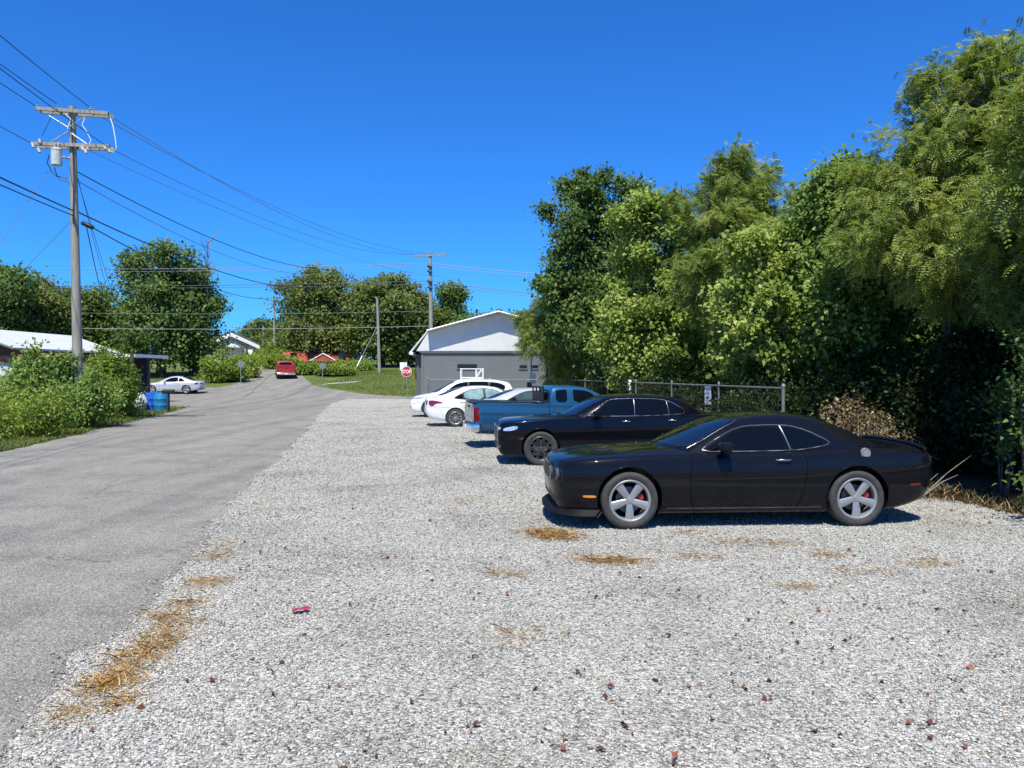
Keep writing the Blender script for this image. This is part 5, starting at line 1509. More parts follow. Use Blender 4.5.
def white_rack():
    Y = 41
    root = empty('pipe_rack', (px_at(470, Y), Y, 0)); tag(root, 'white welded pipe rack before the grey building wall', 'rack')
    k = G()
    def Q(px, py, dy=0): return (px_at(px, Y)-px_at(470, Y), dy, EYE+(372-py)/FPX*Y)
    for dy in (0, .8):
        k.tube([Q(461, 409, dy), Q(461, 369, dy), Q(483, 369, dy), Q(483, 409, dy)], .05, 6)
        k.tube([Q(461, 378, dy), Q(483, 378, dy)], .04, 6); k.tube([Q(475, 379, dy), Q(482, 369, dy)], .04, 6); k.tube([Q(476, 369, dy), Q(476, 379, dy)], .035, 6)
    for p in ((461, 369), (483, 369), (461, 378), (483, 378)): k.tube([Q(*p), Q(*p, .8)], .035, 6)
    k.v = [(x, y, max(z, .0)) for x, y, z in k.v]
    k.build('frame', M['white_paint'], root, fix=False)
white_rack()

def service_pole():
    Y = 38.0; x = px_at(531, Y)
    root = empty('service_mast', (x, Y, 0)); tag(root, 'thin pale service mast with meter box before the grey building', 'mast')
    G().tube([(0,0,-.1),(0,0,EYE+(372-347)/FPX*Y)], .055, 8).build('mast', M['galv'], root, smooth=50)
    b = G(); b.box(-.05, .24, -.16, -.06, 1.42, 1.95); b.build('meter_box', M['transformer'], root)
    k = G(); k.box(-.2, .0, -.2, -.06, 1.15, 1.5); k.build('junction_box', M['black'], root)
service_pole()

def left_house():
    root = empty('red_house', (-28.7, 40, 0)); tag(root, 'low red house with pale metal roof behind the roadside bushes', 'house')
    D = 10
    w = G(); w.box(-2.7, 2.7, .05, D, 0, 2.5); w.build('wall', M['house_white'], root)
    w2 = G(); w2.box(-2.74, 2.74, .0, D+.04, 2.5, 3.22); w2.build('upper_wall', M['red_boards'], root)
    bk = G(); bk.box(-2.76, 2.70, -.04, -.002, 2.45, 2.86); bk.build('brick_panel', M['brick'], root)
    gb = G(); gb.prism([(-2.74, 3.22), (0, 4.2), (2.74, 3.22)], .02, D); gb.build('gable', M['red_boards'], root)
    rf = G()
    for sg in (1, -1):
        vs = [(0, -.5, 4.27), (sg*3.15, -.5, 3.16), (sg*3.15, D+.4, 3.16), (0, D+.4, 4.27)]
        vs += [(x, y, z+.10) for x, y, z in vs]
        rf.add(vs, [(0,1,2,3),(7,6,5,4),(0,4,5,1),(1,5,6,2),(2,6,7,3),(3,7,4,0)])
    rf.build('roof', M['roof_metal'], root)
    fa = G()
    for sg in (1, -1): fa.tube([(0, -.53, 4.28), (sg*3.15, -.53, 3.17)], .07, 4)
    fa.build('fascia', M['roof_dark'], root)
    for y in (2.2, 6.4):
        f = G(); f.box(2.70, 2.76, y, y+1.2, .9, 1.85); fr = f.build('window', M['white_paint'], root)
        p = G(); p.box(2.761, 2.775, y+.08, y+1.12, .98, 1.77); p.build('pane', M['dark_window'], fr)
left_house()

def carport():
    root = empty('carport', (-24.5, 47.2, 0)); tag(root, 'flat roofed carport with pale edge beside the red house', 'carport')
    r = G(); r.box(-1.4, 1.35, 0, 4.5, 2.98, 3.10); r.build('roof', M['roof_dark'], root)
    e = G(); e.box(-1.42, 1.37, -.06, -.002, 2.90, 3.10); e.box(1.352, 1.40, -.06, 4.5, 2.90, 3.10); e.build('fascia', M['white_paint'], root)
    for x in (-1.1, .1):
        for y in (.15, 4.2): p = G(); p.box(x, x+.12, y, y+.12, 0, 2.92); p.build('post', M['roof_dark'], root)
    b = G(); b.box(-1.4, .2, 4.32, 4.45, 0, 2.9); b.build('back_wall', M['purple'], root)
carport()

def gable_house():
    Y = 112.0; x = px_at(231.5, Y); z0 = gz(Y)
    root = empty('white_house', (x, Y, z0), rad(20)); tag(root, 'distant white gabled house with grey roof on the hill', 'house')
    za = EYE+(372-331)/FPX*Y-z0; ze = EYE+(372-342.5)/FPX*Y-z0; hwid = 3.2
    w = G(); w.box(-hwid, hwid, 0, 9, 0, ze-.2); w.build('wall', M['house_white'], root)
    gb = G(); gb.prism([(-hwid, ze-.2), (0, za-.4), (hwid, ze-.2)], -.02, 9); gb.build('gable', M['house_white'], root)
    ig = G(); ig.prism([(-2.0, ze-.75), (0, za-1.25), (2.0, ze-.75)], -1.9, -.1); ig.build('porch_gable', M['white_paint'], root)
    rf = G()
    for sg in (1, -1):
        for (a, b, c, hw_, yy0, yy1) in ((za, ze-.35, .2, hwid+.7, -.9, 9.3), (za-1.0, ze-.85, .16, 2.5, -2.2, -.05)):
            vs = [(0, yy0, a-.2), (sg*hw_, yy0, b), (sg*hw_, yy1, b), (0, yy1, a-.2)]; vs += [(q[0], q[1], q[2]+c) for q in vs]
            rf.add(vs, [(0,1,2,3),(7,6,5,4),(0,4,5,1),(1,5,6,2),(2,6,7,3),(3,7,4,0)])
    rf.build('roof', M['roof_dark'], root)
    fa = G()
    for sg in (1, -1): fa.add([(0,-.95,za-.28),(sg*(hwid+.7),-.95,ze-.43),(sg*(hwid+.7),-.95,ze-.95),(0,-.95,za-.85)], [(0,1,2,3)])
    o = fa.build('bargeboard', M['white_paint'], root); md = o.modifiers.new('t', 'SOLIDIFY'); md.thickness = .06
    for xx in (-1.9, 1.8): p = G(); p.box(xx, xx+.16, -1.9, -1.74, 0, ze-.8); p.build('porch_post', M['white_paint'], root)
gable_house()

def red_house_far():
    Y = 98.0; x = px_at(313, Y); z0 = gz(Y)
    root = empty('red_roofed_house', (x, Y, z0)); tag(root, 'distant low house with red roof under the wide trees', 'house')
    zt = EYE+(372-351)/FPX*Y-z0; zb = EYE+(372-361.5)/FPX*Y-z0
    w = G(); w.box(-4.2, 4.2, .5, 7, 0, zb); w.build('wall', M['purple'], root)
    rf = G()
    vs = [(-4.8, 0, zb), (4.8, 0, zb), (4.8, 3.6, zt), (-4.8, 3.6, zt), (-4.8, 7.4, zb), (4.8, 7.4, zb)]
    rf.add(vs, [(0,1,2,3), (3,2,5,4), (0,3,4), (1,5,2), (0,4,5,1)]); rf.build('roof', M['roof_red'], root)
    gx = 1.6
    pg = G(); pg.add([(gx-1.7,-1.2,zb),(gx+1.7,-1.2,zb),(gx,-1.2,zb+.95),(gx,2.2,zb+.95),(gx-1.7,2.2,zb),(gx+1.7,2.2,zb)], [(0,1,2),(0,2,3,4),(1,5,3,2),(0,4,5,1),(4,3,5)])
    pr = pg.build('porch_roof', M['roof_red'], root)
    tr = G(); tr.tube([(gx-1.75,-1.25,zb),(gx,-1.25,zb+.98),(gx+1.75,-1.25,zb)], .07, 4); tr.build('bargeboard', M['white_paint'], pr)
    for xx in (-3, -.8, 3.2):
        p = G(); p.box(xx, xx+.9, .44, .55, .9, 1.9); p.build('window', M['dark_window'], root)
red_house_far()

# ------------------------------------------------------------------ fence
def fence():
    H = 1.66
    ends = (6.0, 17.0, 2.55, 36.0)
    root = empty('chain_link_fence', (6.0, 17.0, 0)); tag(root, 'chain link fence running behind the parked cars below the trees', 'fence')
    d = np.array([ends[2]-ends[0], ends[3]-ends[1]]); Ln = np.linalg.norm(d); d /= Ln
    def run(root, d, Ln, end_thick=True):
        npst = int(round(Ln/3.05))
        for i in range(npst+1):
            q = d*Ln*i/npst; r = .042 if i in (0, npst) else .028
            t = G(); t.tube([(q[0], q[1], -.1), (q[0], q[1], H+(.06 if i in (0, npst) else .0))], r, 8)
            t.lathe([(r*1.2, H+.0), (r*1.25, H+.05), (r*.5, H+.085), (1e-4, H+.09)], 8, (q[0], q[1], 0)); t.build('post', M['galv_dull'], root, smooth=50, fix=False)
        G().tube([(0, 0, H-.02), (d[0]*Ln, d[1]*Ln, H-.02)], .021, 8).build('top_rail', M['galv_dull'], root, smooth=50)
        # woven diamonds: zigzag wires
        cell = .075; n = int(Ln/cell); nz = int((H-.08)/cell)
        V = []; F = []; r = .0024; b = 0
        for i in range(n):
            for j in range(nz):
                for (u0, u1) in (((i, i+1) if (i+j) % 2 == 0 else (i+1, i)),):
                    p0 = (d[0]*u0*cell, d[1]*u0*cell, .05+j*cell); p1 = (d[0]*u1*cell, d[1]*u1*cell, .05+(j+1)*cell)
                    for p in (p0, p1):
                        V += [(p[0]-d[0]*r*1.2, p[1]-d[1]*r*1.2, p[2]-r), (p[0]+d[0]*r*1.2, p[1]+d[1]*r*1.2, p[2]+r), (p[0]-d[1]*r*1.6, p[1]+d[0]*r*1.6, p[2])]
                    F += [(b, b+1, b+4, b+3), (b+1, b+2, b+5, b+4), (b+2, b, b+3, b+5)]
                    b += 6
        fast_mesh('wire_mesh', np.array(V), np.array(F), M['wire'], root)
    run(root, d, Ln)
    r2 = empty('chain_link_fence', (2.55, 36.05, 0)); tag(r2, 'short chain link fence across the front of the grey building', 'fence')
    run(r2, np.array([-1.0, .02]), 6.5)
    # notice board and a small insulator-like cap hung on the mesh
    q = 3.55
    s = empty('notice_sign', (6.0+d[0]*3.9, 17.0+d[1]*3.9, 0)); tag(s, 'small white notice sign hung on the chain link fence', 'sign')
    ang = math.atan2(d[1], d[0])+PI
    s.rotation_euler = (0, 0, ang)
    b = G(); b.box(-.19, .19, -.0, .012, 1.12, 1.62)
    bd = b.build('board', M['sign_white'], s)
    bars = G()
    for (z0, z1, w) in ((1.50,1.55,.13),(1.40,1.455,.11),(1.30,1.335,.14),(1.22,1.25,.10)): bars.box(-w, w, .0125, .015, z0, z1)
    # the print is too small to read in the photo: grey bands
    for (z0, z1, w) in ((1.50,1.55,.13),(1.40,1.455,.11),(1.30,1.335,.14),(1.22,1.25,.10)): bars.box(-w, w, -.003, -.0005, z0, z1)
    bars.build('print', M['board'], bd)
    w = G(); w.tube([(0,0,1.36),(0,0,1.62)], .075, 8); w.lathe([(.075,1.62),(.09,1.66),(.05,1.72),(1e-4,1.73)], 8)
    tag(w.build('plastic_jug', M['white_paint'], smooth=50, loc=(6.0+d[0]*10.3-.02, 17.0+d[1]*10.3-.05, .0)), 'white plastic jug hung near the fence top rail', 'jug')
fence()

# ------------------------------------------------------------------ poles and lines
def sag_line(name, label, a, b, sag, r, mat, group=None, n=24):
    a = Vector(a); b = Vector(b); pts = []
    for i in range(n+1):
        t = i/n; p = a.lerp(b, t); p.z -= sag*4*t*(1-t); pts.append(p)
    o = G().tube(pts, r, 5).build(name, mat, fix=False, smooth=60)
    return tag(o, label, 'cable', group)

def main_pole():
    Y = 29.0; xb = px_at(78.5, Y); xt = px_at(74.5, Y); H = 11.95
    root = empty('utility_pole', (xb, Y, 0)); tag(root, 'tall wooden utility pole with double crossarms among the left bushes', 'utility pole')
    dx = xt-xb
    def at(z): return dx*z/H
    G().tube([(at(z), 0, z) for z in (-.2, 3, 6, 9, H)], [.195, .175, .155, .135, .115], 14).build('pole', M['wood'], root, smooth=50)
    sc = Y/FPX
    def Q(px, py, dy=0.0): return (px_at(px, Y)-xb, dy, EYE+(372-py)*sc)
    ins = []
    for (p0, p1, w) in (((41, 111.5), (113, 116.5), .13), ((37, 146), (114, 149), .13)):
        for dy in (-.19, .19):
            a = Vector(Q(*p0, dy)); b = Vector(Q(*p1, dy)); c = (a+b)/2
            ang = math.atan2((b-a).z, (b-a).x)
            g_ = G(); g_.cbox(c, ((b-a).length, .10, .125), 0, -ang); g_.build('crossarm', M['wood'], root)
    br = G()
    for (p0, p1) in (((55, 119), (73, 130)), ((91, 119), (74, 130)), ((57, 145), (73, 134)), ((92, 147), (76, 136))):
        br.tube([Q(*p0, -.22), Q(*p1, -.16)], .028, 6)
    br.build('brace', M['galv'], root, smooth=60)
    k = G()
    top = [(41, 110), (62, 111), (94, 112), (113, 118)]; low = [(39, 147), (46, 143), (45, 152), (91, 153), (110, 149), (114, 152), (88, 150)]
    for (px, py) in top:
        for dy in (-.1, .15):
            k = G(); x, y, z = Q(px, py, dy); k.lathe([(.02, -.08), (.06, -.05), (.035, -.02), (.062, .02), (.03, .05), (.055, .09), (1e-3, .12)], 8, (x, y, z)); k.build('insulator', M['insul'], root, smooth=60)
    for (px, py) in low:
        k = G(); x, y, z = Q(px, py, -.25); k.tube([(x-.02, y, z), (x+.06, y-.04, z-.14)], [.07, .05], 8); k.build('insulator', M['insul'], root, smooth=60)
    tx = Q(63, 160, -.28)
    t = G(); t.lathe([(1e-3, -.32), (.16, -.32), (.185, -.30), (.185, .24), (.195, .25), (.195, .28), (.12, .33), (1e-3, .35)], 20, tx)
    tr = t.build('transformer', M['transformer'], root, smooth=40)
    bs = G(); bs.lathe([(.03, .34), (.05, .40), (.03, .44), (.05, .48), (.01, .54)], 8, (tx[0]-.06, tx[1], tx[2])); bs.lathe([(.03, .34), (.05, .40), (.03, .44), (.05, .48), (.01, .54)], 8, (tx[0]+.08, tx[1], tx[2]))
    bs.tube([(tx[0]+.2, tx[1], tx[2]), (at(10), 0, tx[2])], .04, 6); bs.build('bushing', M['insul'], tr, smooth=60)
    jm = G()
    def loop(pts, r): jm.tube([Vector(Q(*p[:2], p[2])) for p in pts], r, 5)
    loop([(113,118,-.1),(117,128,-.15),(120,142,-.2),(121,150,-.2),(118,155,-.2),(114,153,-.2)], .016)
    loop([(91,118,-.2),(88,128,-.25),(93,136,-.25),(96,143,-.2),(92,152,-.25)], .014)
    loop([(66,112,-.2),(76,122,-.2),(73,132,-.22)], .014)
    jm.build('jumper_wire', M['sign_white'], root, smooth=60)
    jm = G()
    loop([(56,158,-.3),(54,166,-.3),(58,175,-.25),(66,182,-.2),(74,184,-.15)], .018)
    loop([(60,170,-.25),(62,178,-.2),(72,181,-.2)], .016)
    loop([(48,138,-.2),(53,128,-.2),(57,120,-.2),(60,112,-.2)], .010)
    loop([(75,120,-.15),(77,150,-.15),(78,182,-.16),(77,225,-.18)], .016)
    jm.build('riser_cable', M['cable'], root, smooth=60)
    W = lambda px, py, dy=0.0: Vector(Q(px, py, dy))+Vector((xb, Y, 0))
    spl = G(); a = W(84.5, 223.5, -.1); b = W(96.5, 229, -.1); spl.tube([a, a.lerp(b, .1), a.lerp(b, .9), b], [.05, .085, .085, .04], 8)
    tag(spl.build('splice_case', M['black'], smooth=50), 'black splice case hanging from the cable right of the tall pole', 'splice case')
    return W
W = main_pole()
PG = 'power lines on the tall pole'

def pole2():
    Y = 75.0; z0 = gz(Y); x = px_at(431, Y)
    root = empty('utility_pole', (x, Y, z0)); tag(root, 'wooden utility pole with one crossarm rising behind the grey building', 'utility pole')
    H = EYE+(372-253)/FPX*Y-z0
    G().tube([(0,0,-.2),(0,0,H*.5),(-.05,0,H)], [.24,.2,.15], 10).build('pole', M['wood'], root, smooth=50)
    sc = Y/FPX
    g_ = G(); g_.cbox((-.1, -.15, EYE+(372-256)*sc-z0), (3.1, .14, .16), 0, rad(-1.5)); g_.build('crossarm', M['wood'], root)
    k = G()
    for px in (416, 425, 437, 444): k = G(); k.lathe([(.03,0),(.08,.06),(.04,.1),(.07,.16),(.01,.2)], 8, (px_at(px, Y)-x, -.15, EYE+(372-255.5)*sc-z0)); k.build('insulator', M['insul'], root, smooth=60)
    e = G()
    for (py, s) in ((266, .18), (271, .15), (281, .2), (287, .14)): e.tube([(-.28, -.2, EYE+(372-py)*sc-z0), (.1, -.25, EYE+(372-py-1.5)*sc-z0)], s, 6)
    e.build('hardware', M['roof_dark'], root, smooth=50)
pole2()
def P2(px, py, Y=75.0): return Vector((px_at(px, Y), Y, EYE+(372-py)/FPX*Y))

def lines():
    # behind the camera the line carries on to the previous pole
    back = lambda dx, z: Vector((-16.4+9.6+dx, 29-46, z))
    for (px, py, dx) in ((41, 109, -1.35), (62, 107, -.55), (94, 110, .65)):
        p = W(px, py, -.19); sag_line('power_line', 'dark power line rising off frame at the upper left from the top crossarm', p, back(dx, 11.6), .9, .014, M['cable'], PG)
    for (px, py, dx) in ((37, 146, -1.4), (113, 150, 1.2)):
        sag_line('power_line', 'dark power line off frame from the lower crossarm of the tall pole', W(px, py, -.19), back(dx, 10.2), .8, .013, M['cable'], PG+' lower arm')
    for (a, b) in (((113, 118), (416, 254)), ((94, 113), (437, 254)), ((113, 150), (425, 254))):
        sag_line('power_line', 'thin conductor sagging from the tall pole to the pole behind the grey building', W(*a, .19), P2(*b), 1.3, .013, M['cable_grey'], 'conductors between the two crossarm poles')
    sag_line('power_line', 'faint conductor from the lower crossarm towards the wide trees', W(88, 150, .19), P2(445, 277), 1.0, .010, M['cable_grey'])
    # telephone cables
    sag_line('telephone_cable', 'thick black telephone cable, upper one left of the tall pole', W(77, 212, -.2), back(.3, 7.7), .55, .026, M['cable'])
    sag_line('telephone_cable', 'black telephone cable, lower one left of the tall pole', W(77, 217, -.2), back(.4, 7.1), .5, .020, M['cable'])
    sag_line('telephone_cable', 'thick black telephone cable running right from the tall pole to the wide trees', W(77.5, 212, .12), Vector((px_at(318, 78), 78, EYE+(372-287)/FPX*78)), 1.0, .028, M['cable'])
    sag_line('telephone_cable', 'black telephone cable below the thick one right of the tall pole', W(96, 229, -.1), Vector((px_at(276, 100), 100, EYE+(372-297)/FPX*100)), 1.1, .024, M['cable'])
    sag_line('service_cable', 'twisted service cable from the transformer towards the wide trees', W(77.5, 172, .1), Vector((px_at(330, 70), 70, EYE+(372-270)/FPX*70)), .9, .022, M['cable'])
    sag_line('service_cable', 'grey service cable below the twisted one, towards the wide trees', W(77.5, 181, .1), Vector((px_at(312, 74), 74, EYE+(372-274)/FPX*74)), 1.0, .016, M['cable_grey'])
    # cross-street line
    for i, (y0, y1, y2, mt, rr_) in enumerate(((269, 263.5, 273, 'cable_mid', .030), (271.5, 266, 276, 'cable_mid', .020), (285.5, 281, 297, 'cable_grey', .028), (287, 284, 300, 'cable_grey', .02))):
        l = ['uppermost pale cross street cable', 'second pale cross street cable', 'upper grey cross street cable', 'lower grey cross street cable'][i]
        sag_line('street_cable', l+' left of the pole behind the building', P2(431, y1), Vector((px_at(-60, 75), 75, EYE+(372-y0)/FPX*75)), .25, rr_, M[mt])
        sag_line('street_cable', l+' right of the pole behind the building', P2(431, y1), Vector((px_at(700, 75), 75, EYE+(372-y2-4)/FPX*75)), .5, rr_, M[mt])
    for i, (y0, y1) in enumerate(((325, 326), (309.5, 311))):
        sag_line('street_cable', ['pale communication cable crossing low before the left trees', 'faint cable crossing just above the low pale one'][i], Vector((px_at(-80, 70), 70, EYE+(372-y0)/FPX*70)), Vector((px_at(431, 75), 75, EYE+(372-y1)/FPX*75)), .35, (.024, .012)[i], M['cable_mid'])
    # guys and service drops
    sag_line('guy_wire', 'guy wire from the tall pole down to the left', W(53, 168, 0), Vector((px_at(-30, 24), 24, EYE+(372-290)/FPX*24)), 0, .010, M['cable_grey'])
    sag_line('guy_wire', 'faint pair guy wire left of the tall pole at mid height', W(74, 220, 0), Vector((px_at(0, 40), 40, EYE+(372-296)/FPX*40)), 0, .010, M['cable_grey'])
    for (a, b, rr_, l) in (((78, 180), (118, 308), .011, 'rightmost service drop falling right of the tall pole'), ((86, 225), (105, 306), .020, 'thick service drop below the splice case'), ((78, 178), (111, 300), .011, 'middle service drop falling right of the tall pole')):
        sag_line('service_drop', l, W(*a, .1), Vector((px_at(b[0], 47), 47, EYE+(372-b[1])/FPX*47)), .12, rr_, M['cable'])
lines()

def small_poles():
    Y = 84.0; z0 = gz(Y); x = px_at(378.5, Y)
    root = empty('utility_pole', (x, Y, z0)); tag(root, 'slender bare pole with a slanting guy on the far lawn', 'utility pole')
    H = EYE+(372-298)/FPX*Y-z0
    G().tube([(.12,0,-.2),(0,0,H*.5),(-.12,0,H)], [.19,.16,.12], 8).build('pole', M['wood'], root, smooth=50)
    a = Vector((-.05, 0, EYE+(372-325)/FPX*Y-z0)); b = Vector((px_at(356, Y)-x, -1.2, -.05))
    gw = G().tube([a, b], .04, 6).build('guy_wire', M['galv'], root, smooth=60)
    G().tube([b.lerp(a, .0), b.lerp(a, .35)], .09, 6).build('guy_guard', M['sign_white'], gw, smooth=60)
    for (px, top, Y, l, arm) in ((274.5, 296, 118, 'far pole with short crossarm left of the wide trees', 1), (263.5, 326, 128, 'farthest short pole beside the hill road', 0)):
        z0 = gz(Y); H = EYE+(372-top)/FPX*Y-z0
        root = empty('utility_pole', (px_at(px, Y), Y, z0)); tag(root, l, 'utility pole')
        G().tube([(0,0,-.2),(0,0,H)], [.2,.13], 8).build('pole', M['wood'], root, smooth=50)
        if arm:
            q = G(); q.cbox((0, -.15, H-.6), (2.6, .14, .16)); q.build('crossarm', M['wood'], root)
small_poles()

# ------------------------------------------------------------------ signs
def text_mesh(txt, size, mat, parent, name, depth=.003):
    cu = bpy.data.curves.new('lettering', 'FONT'); cu.body = txt; cu.size = size; cu.align_x = 'CENTER'; cu.align_y = 'CENTER'; cu.extrude = depth
    cu.offset = .006
    o = bpy.data.objects.new('t', cu); COL.objects.link(o)
    dg = bpy.context.evaluated_depsgraph_get()
    me = bpy.data.meshes.new_from_object(o.evaluated_get(dg)); bpy.data.objects.remove(o)
    me.materials.clear(); me.materials.append(mat)
    return link(bpy.data.objects.new(name, me), parent)

def stop_sign():
    Y = 56.2; x = px_at(406.5, Y); sc = Y/FPX
    root = empty('stop_sign', (x, Y, gz(Y))); tag(root, 'red octagonal stop sign on a thin post at the gravel corner', 'road sign')
    zc = EYE+(372-371.7)*sc
    G().tube([(.05,.05,-.1),(0,.05,zc+.3)], .03, 6).build('post', M['galv'], root, smooth=50)
    R = .40
    o8 = lambda r: [(r*math.cos(PI/8+k*PI/4), zc+r*math.sin(PI/8+k*PI/4)) for k in range(8)]
    b = G(); b.prism(o8(R), -.01, .01); bd = b.build('plate', M['sign_white'], root)
    q = G(); q.prism(o8(R*.93), -.016, -.0101); rd = q.build('face', M['sign_red'], bd)
    t = text_mesh('STOP', .30, M['sign_white'], bd, 'lettering'); t.location = (0, -.020, zc-.01); t.rotation_euler = (PI/2, 0, 0); t.scale = (.92, 1.15, 1)
    # white panel behind
    Yw = 66.0
    r2 = empty('sign_panel', (px_at(403.5, Yw), Yw, gz(Yw))); tag(r2, 'plain white panel on a post behind the stop sign', 'sign')
    z = EYE+(372-366.5)/FPX*Yw-gz(Yw)
    k = G(); k.box(-.30, .30, -.02, .02, z-.33, z+.36); k.build('panel', M['sign_white'], r2)
    G().tube([(0,.05,-.1),(0,.05,z)], .03, 6).build('post', M['galv'], r2)
    for (px, py, Yb, l) in ((241, 364, 70, 'grey sign back on a post by the left shrubs'), (322.5, 366, 73, 'grey sign back on a post by the right shrubs')):
        z0 = gz(Yb); r3 = empty('road_sign', (px_at(px, Yb), Yb, z0)); tag(r3, l, 'road sign')
        z = EYE+(372-py)/FPX*Yb-z0
        G().tube([(0,-.05,-.1),(0,-.05,z+.3)], .035, 6).build('post', M['galv'], r3)
        pl = G(); R = .32; pl.prism([(R*math.cos(PI/8+k*PI/4), z+R*math.sin(PI/8+k*PI/4)) for k in range(8)], -.01, .01); pl.build('plate', M['sign_grey'], r3)
    Yb = 98; z0 = gz(Yb); r3 = empty('road_sign', (px_at(250.5, Yb), Yb, z0)); tag(r3, 'small white shield sign high beside the hill road', 'road sign')
    z = EYE+(372-352)/FPX*Yb-z0
    G().tube([(0,.05,-.1),(0,.05,z+.2)], .04, 6).build('post', M['galv'], r3)
    pl = G(); pl.prism([(-.28,z+.32),(.28,z+.32),(.28,z),(0,z-.42),(-.28,z)], -.03, .0); pl.build('plate', M['sign_white'], r3)
stop_sign()

# ------------------------------------------------------------------ roadside bits at left
def barrels():
    for (px, py, Y, m, l, h) in ((151.5, 411.5, 40.3, 'barrel_blue', 'bright blue plastic barrel, left one of the pair by the drive', .92), (160.5, 412.5, 39.5, 'barrel_teal', 'teal blue plastic barrel, right one of the pair by the drive', .93)):
        root = empty('plastic_barrel', (px_at(px, Y), Y, 0)); tag(root, l, 'barrel', 'blue barrels by the drive')
        G().lathe([(1e-3,0),(.30,0),(.32,.02),(.325,.28),(.335,.30),(.325,.32),(.325,.60),(.335,.62),(.325,.64),(.32,.88),(.29,h)], 28).build('drum', M[m], root, smooth=35)
        G().lathe([(.29,h-.01),(.31,h),(.31,h+.02),(.26,h+.03),(.25,h+.005),(1e-3,h+.005)], 28).build('lid', M[m], root, smooth=35)
    Y = 38.6
    root = empty('mailbox', (px_at(168.6, Y), Y, -.14)); tag(root, 'black roadside mailbox on a thin dark post beside the barrels', 'mailbox')
    p = G(); p.box(-.04, .04, -.04, .04, 0, 1.05); p.build('post', M['black'], root)
    b = G(); n = 10
    prof = [(-.10, 0), (.10, 0), (.10, .12)]+[(.10*math.cos(t), .12+.10*math.sin(t)) for t in np.linspace(.2, PI-.2, n)]+[(-.10, .12)]
    vs = [(-.30, y, 1.05+z) for y, z in prof]+[(.27, y, 1.05+z) for y, z in prof]; m = len(prof)
    b.add(vs, [tuple(range(m)), tuple(reversed(range(m, 2*m)))]+[(i, (i+1) % m, (i+1) % m+m, i+m) for i in range(m)]); bx = b.build('box', M['black'], root, smooth=40)
    # crumpled white sack
    rs = RS(91); Y = 39.6
    bm = bmesh.new(); bmesh.ops.create_icosphere(bm, subdivisions=4, radius=1)
    for v in bm.verts:
        n = v.co.copy(); k = 1+.07*math.sin(9*n.x+5*n.z)+.06*math.sin(13*n.y+7*n.x)+.05*math.sin(17*n.z+11*n.y)
        s = 1-.25*max(0, n.z)
        v.co = Vector((n.x*.33*k*s, n.y*.30*k*s, max(0, .46+n.z*.46*k)))
    me = bpy.data.meshes.new('trash_sack'); bm.to_mesh(me); bm.free(); me.materials.append(M['crumple']); me.shade_smooth()
    o = link(bpy.data.objects.new('trash_sack', me)); o.location = (px_at(140, Y), Y, 0); tag(o, 'knobbly greyish white sack standing left of the barrels', 'sack')
    Y = 41.2
    r = empty('wheeled_bin', (px_at(137, Y), Y, 0)); tag(r, 'black lidded bin standing behind the white sack', 'bin')
    b = G(); vs = [(-.24,-.26,.06),(.24,-.26,.06),(.24,.26,.06),(-.24,.26,.06),(-.31,-.34,1.02),(.31,-.34,1.02),(.31,.34,1.02),(-.31,.34,1.02)]
    b.add(vs, [(3,2,1,0),(4,5,6,7),(0,1,5,4),(1,2,6,5),(2,3,7,6),(3,0,4,7)]); b.build('bin_body', M['black'], r)
    l = G(); l.box(-.33, .33, -.36, .37, 1.022, 1.09); l.build('lid', M['black'], r)
    for sg in (-1, 1): G().lathe([(1e-3,-.03),(.1,-.03),(.1,.03),(1e-3,.03)], 14, (sg*.25, .28, .1), 'x').build('wheel', M['rubber'], r)
    # old post in the vines
    Y = 40.4
    k = G(); k.tube([(0,0,-.1),(.04,0,1.5),(-.02,0,3.0)], [.13,.11,.09], 8); k.build
    tag(k.build('wooden_post', M['bark'], loc=(px_at(132.5, Y), Y, 0), smooth=50), 'dark vine clad wooden post at the end of the hedge', 'post')
barrels()

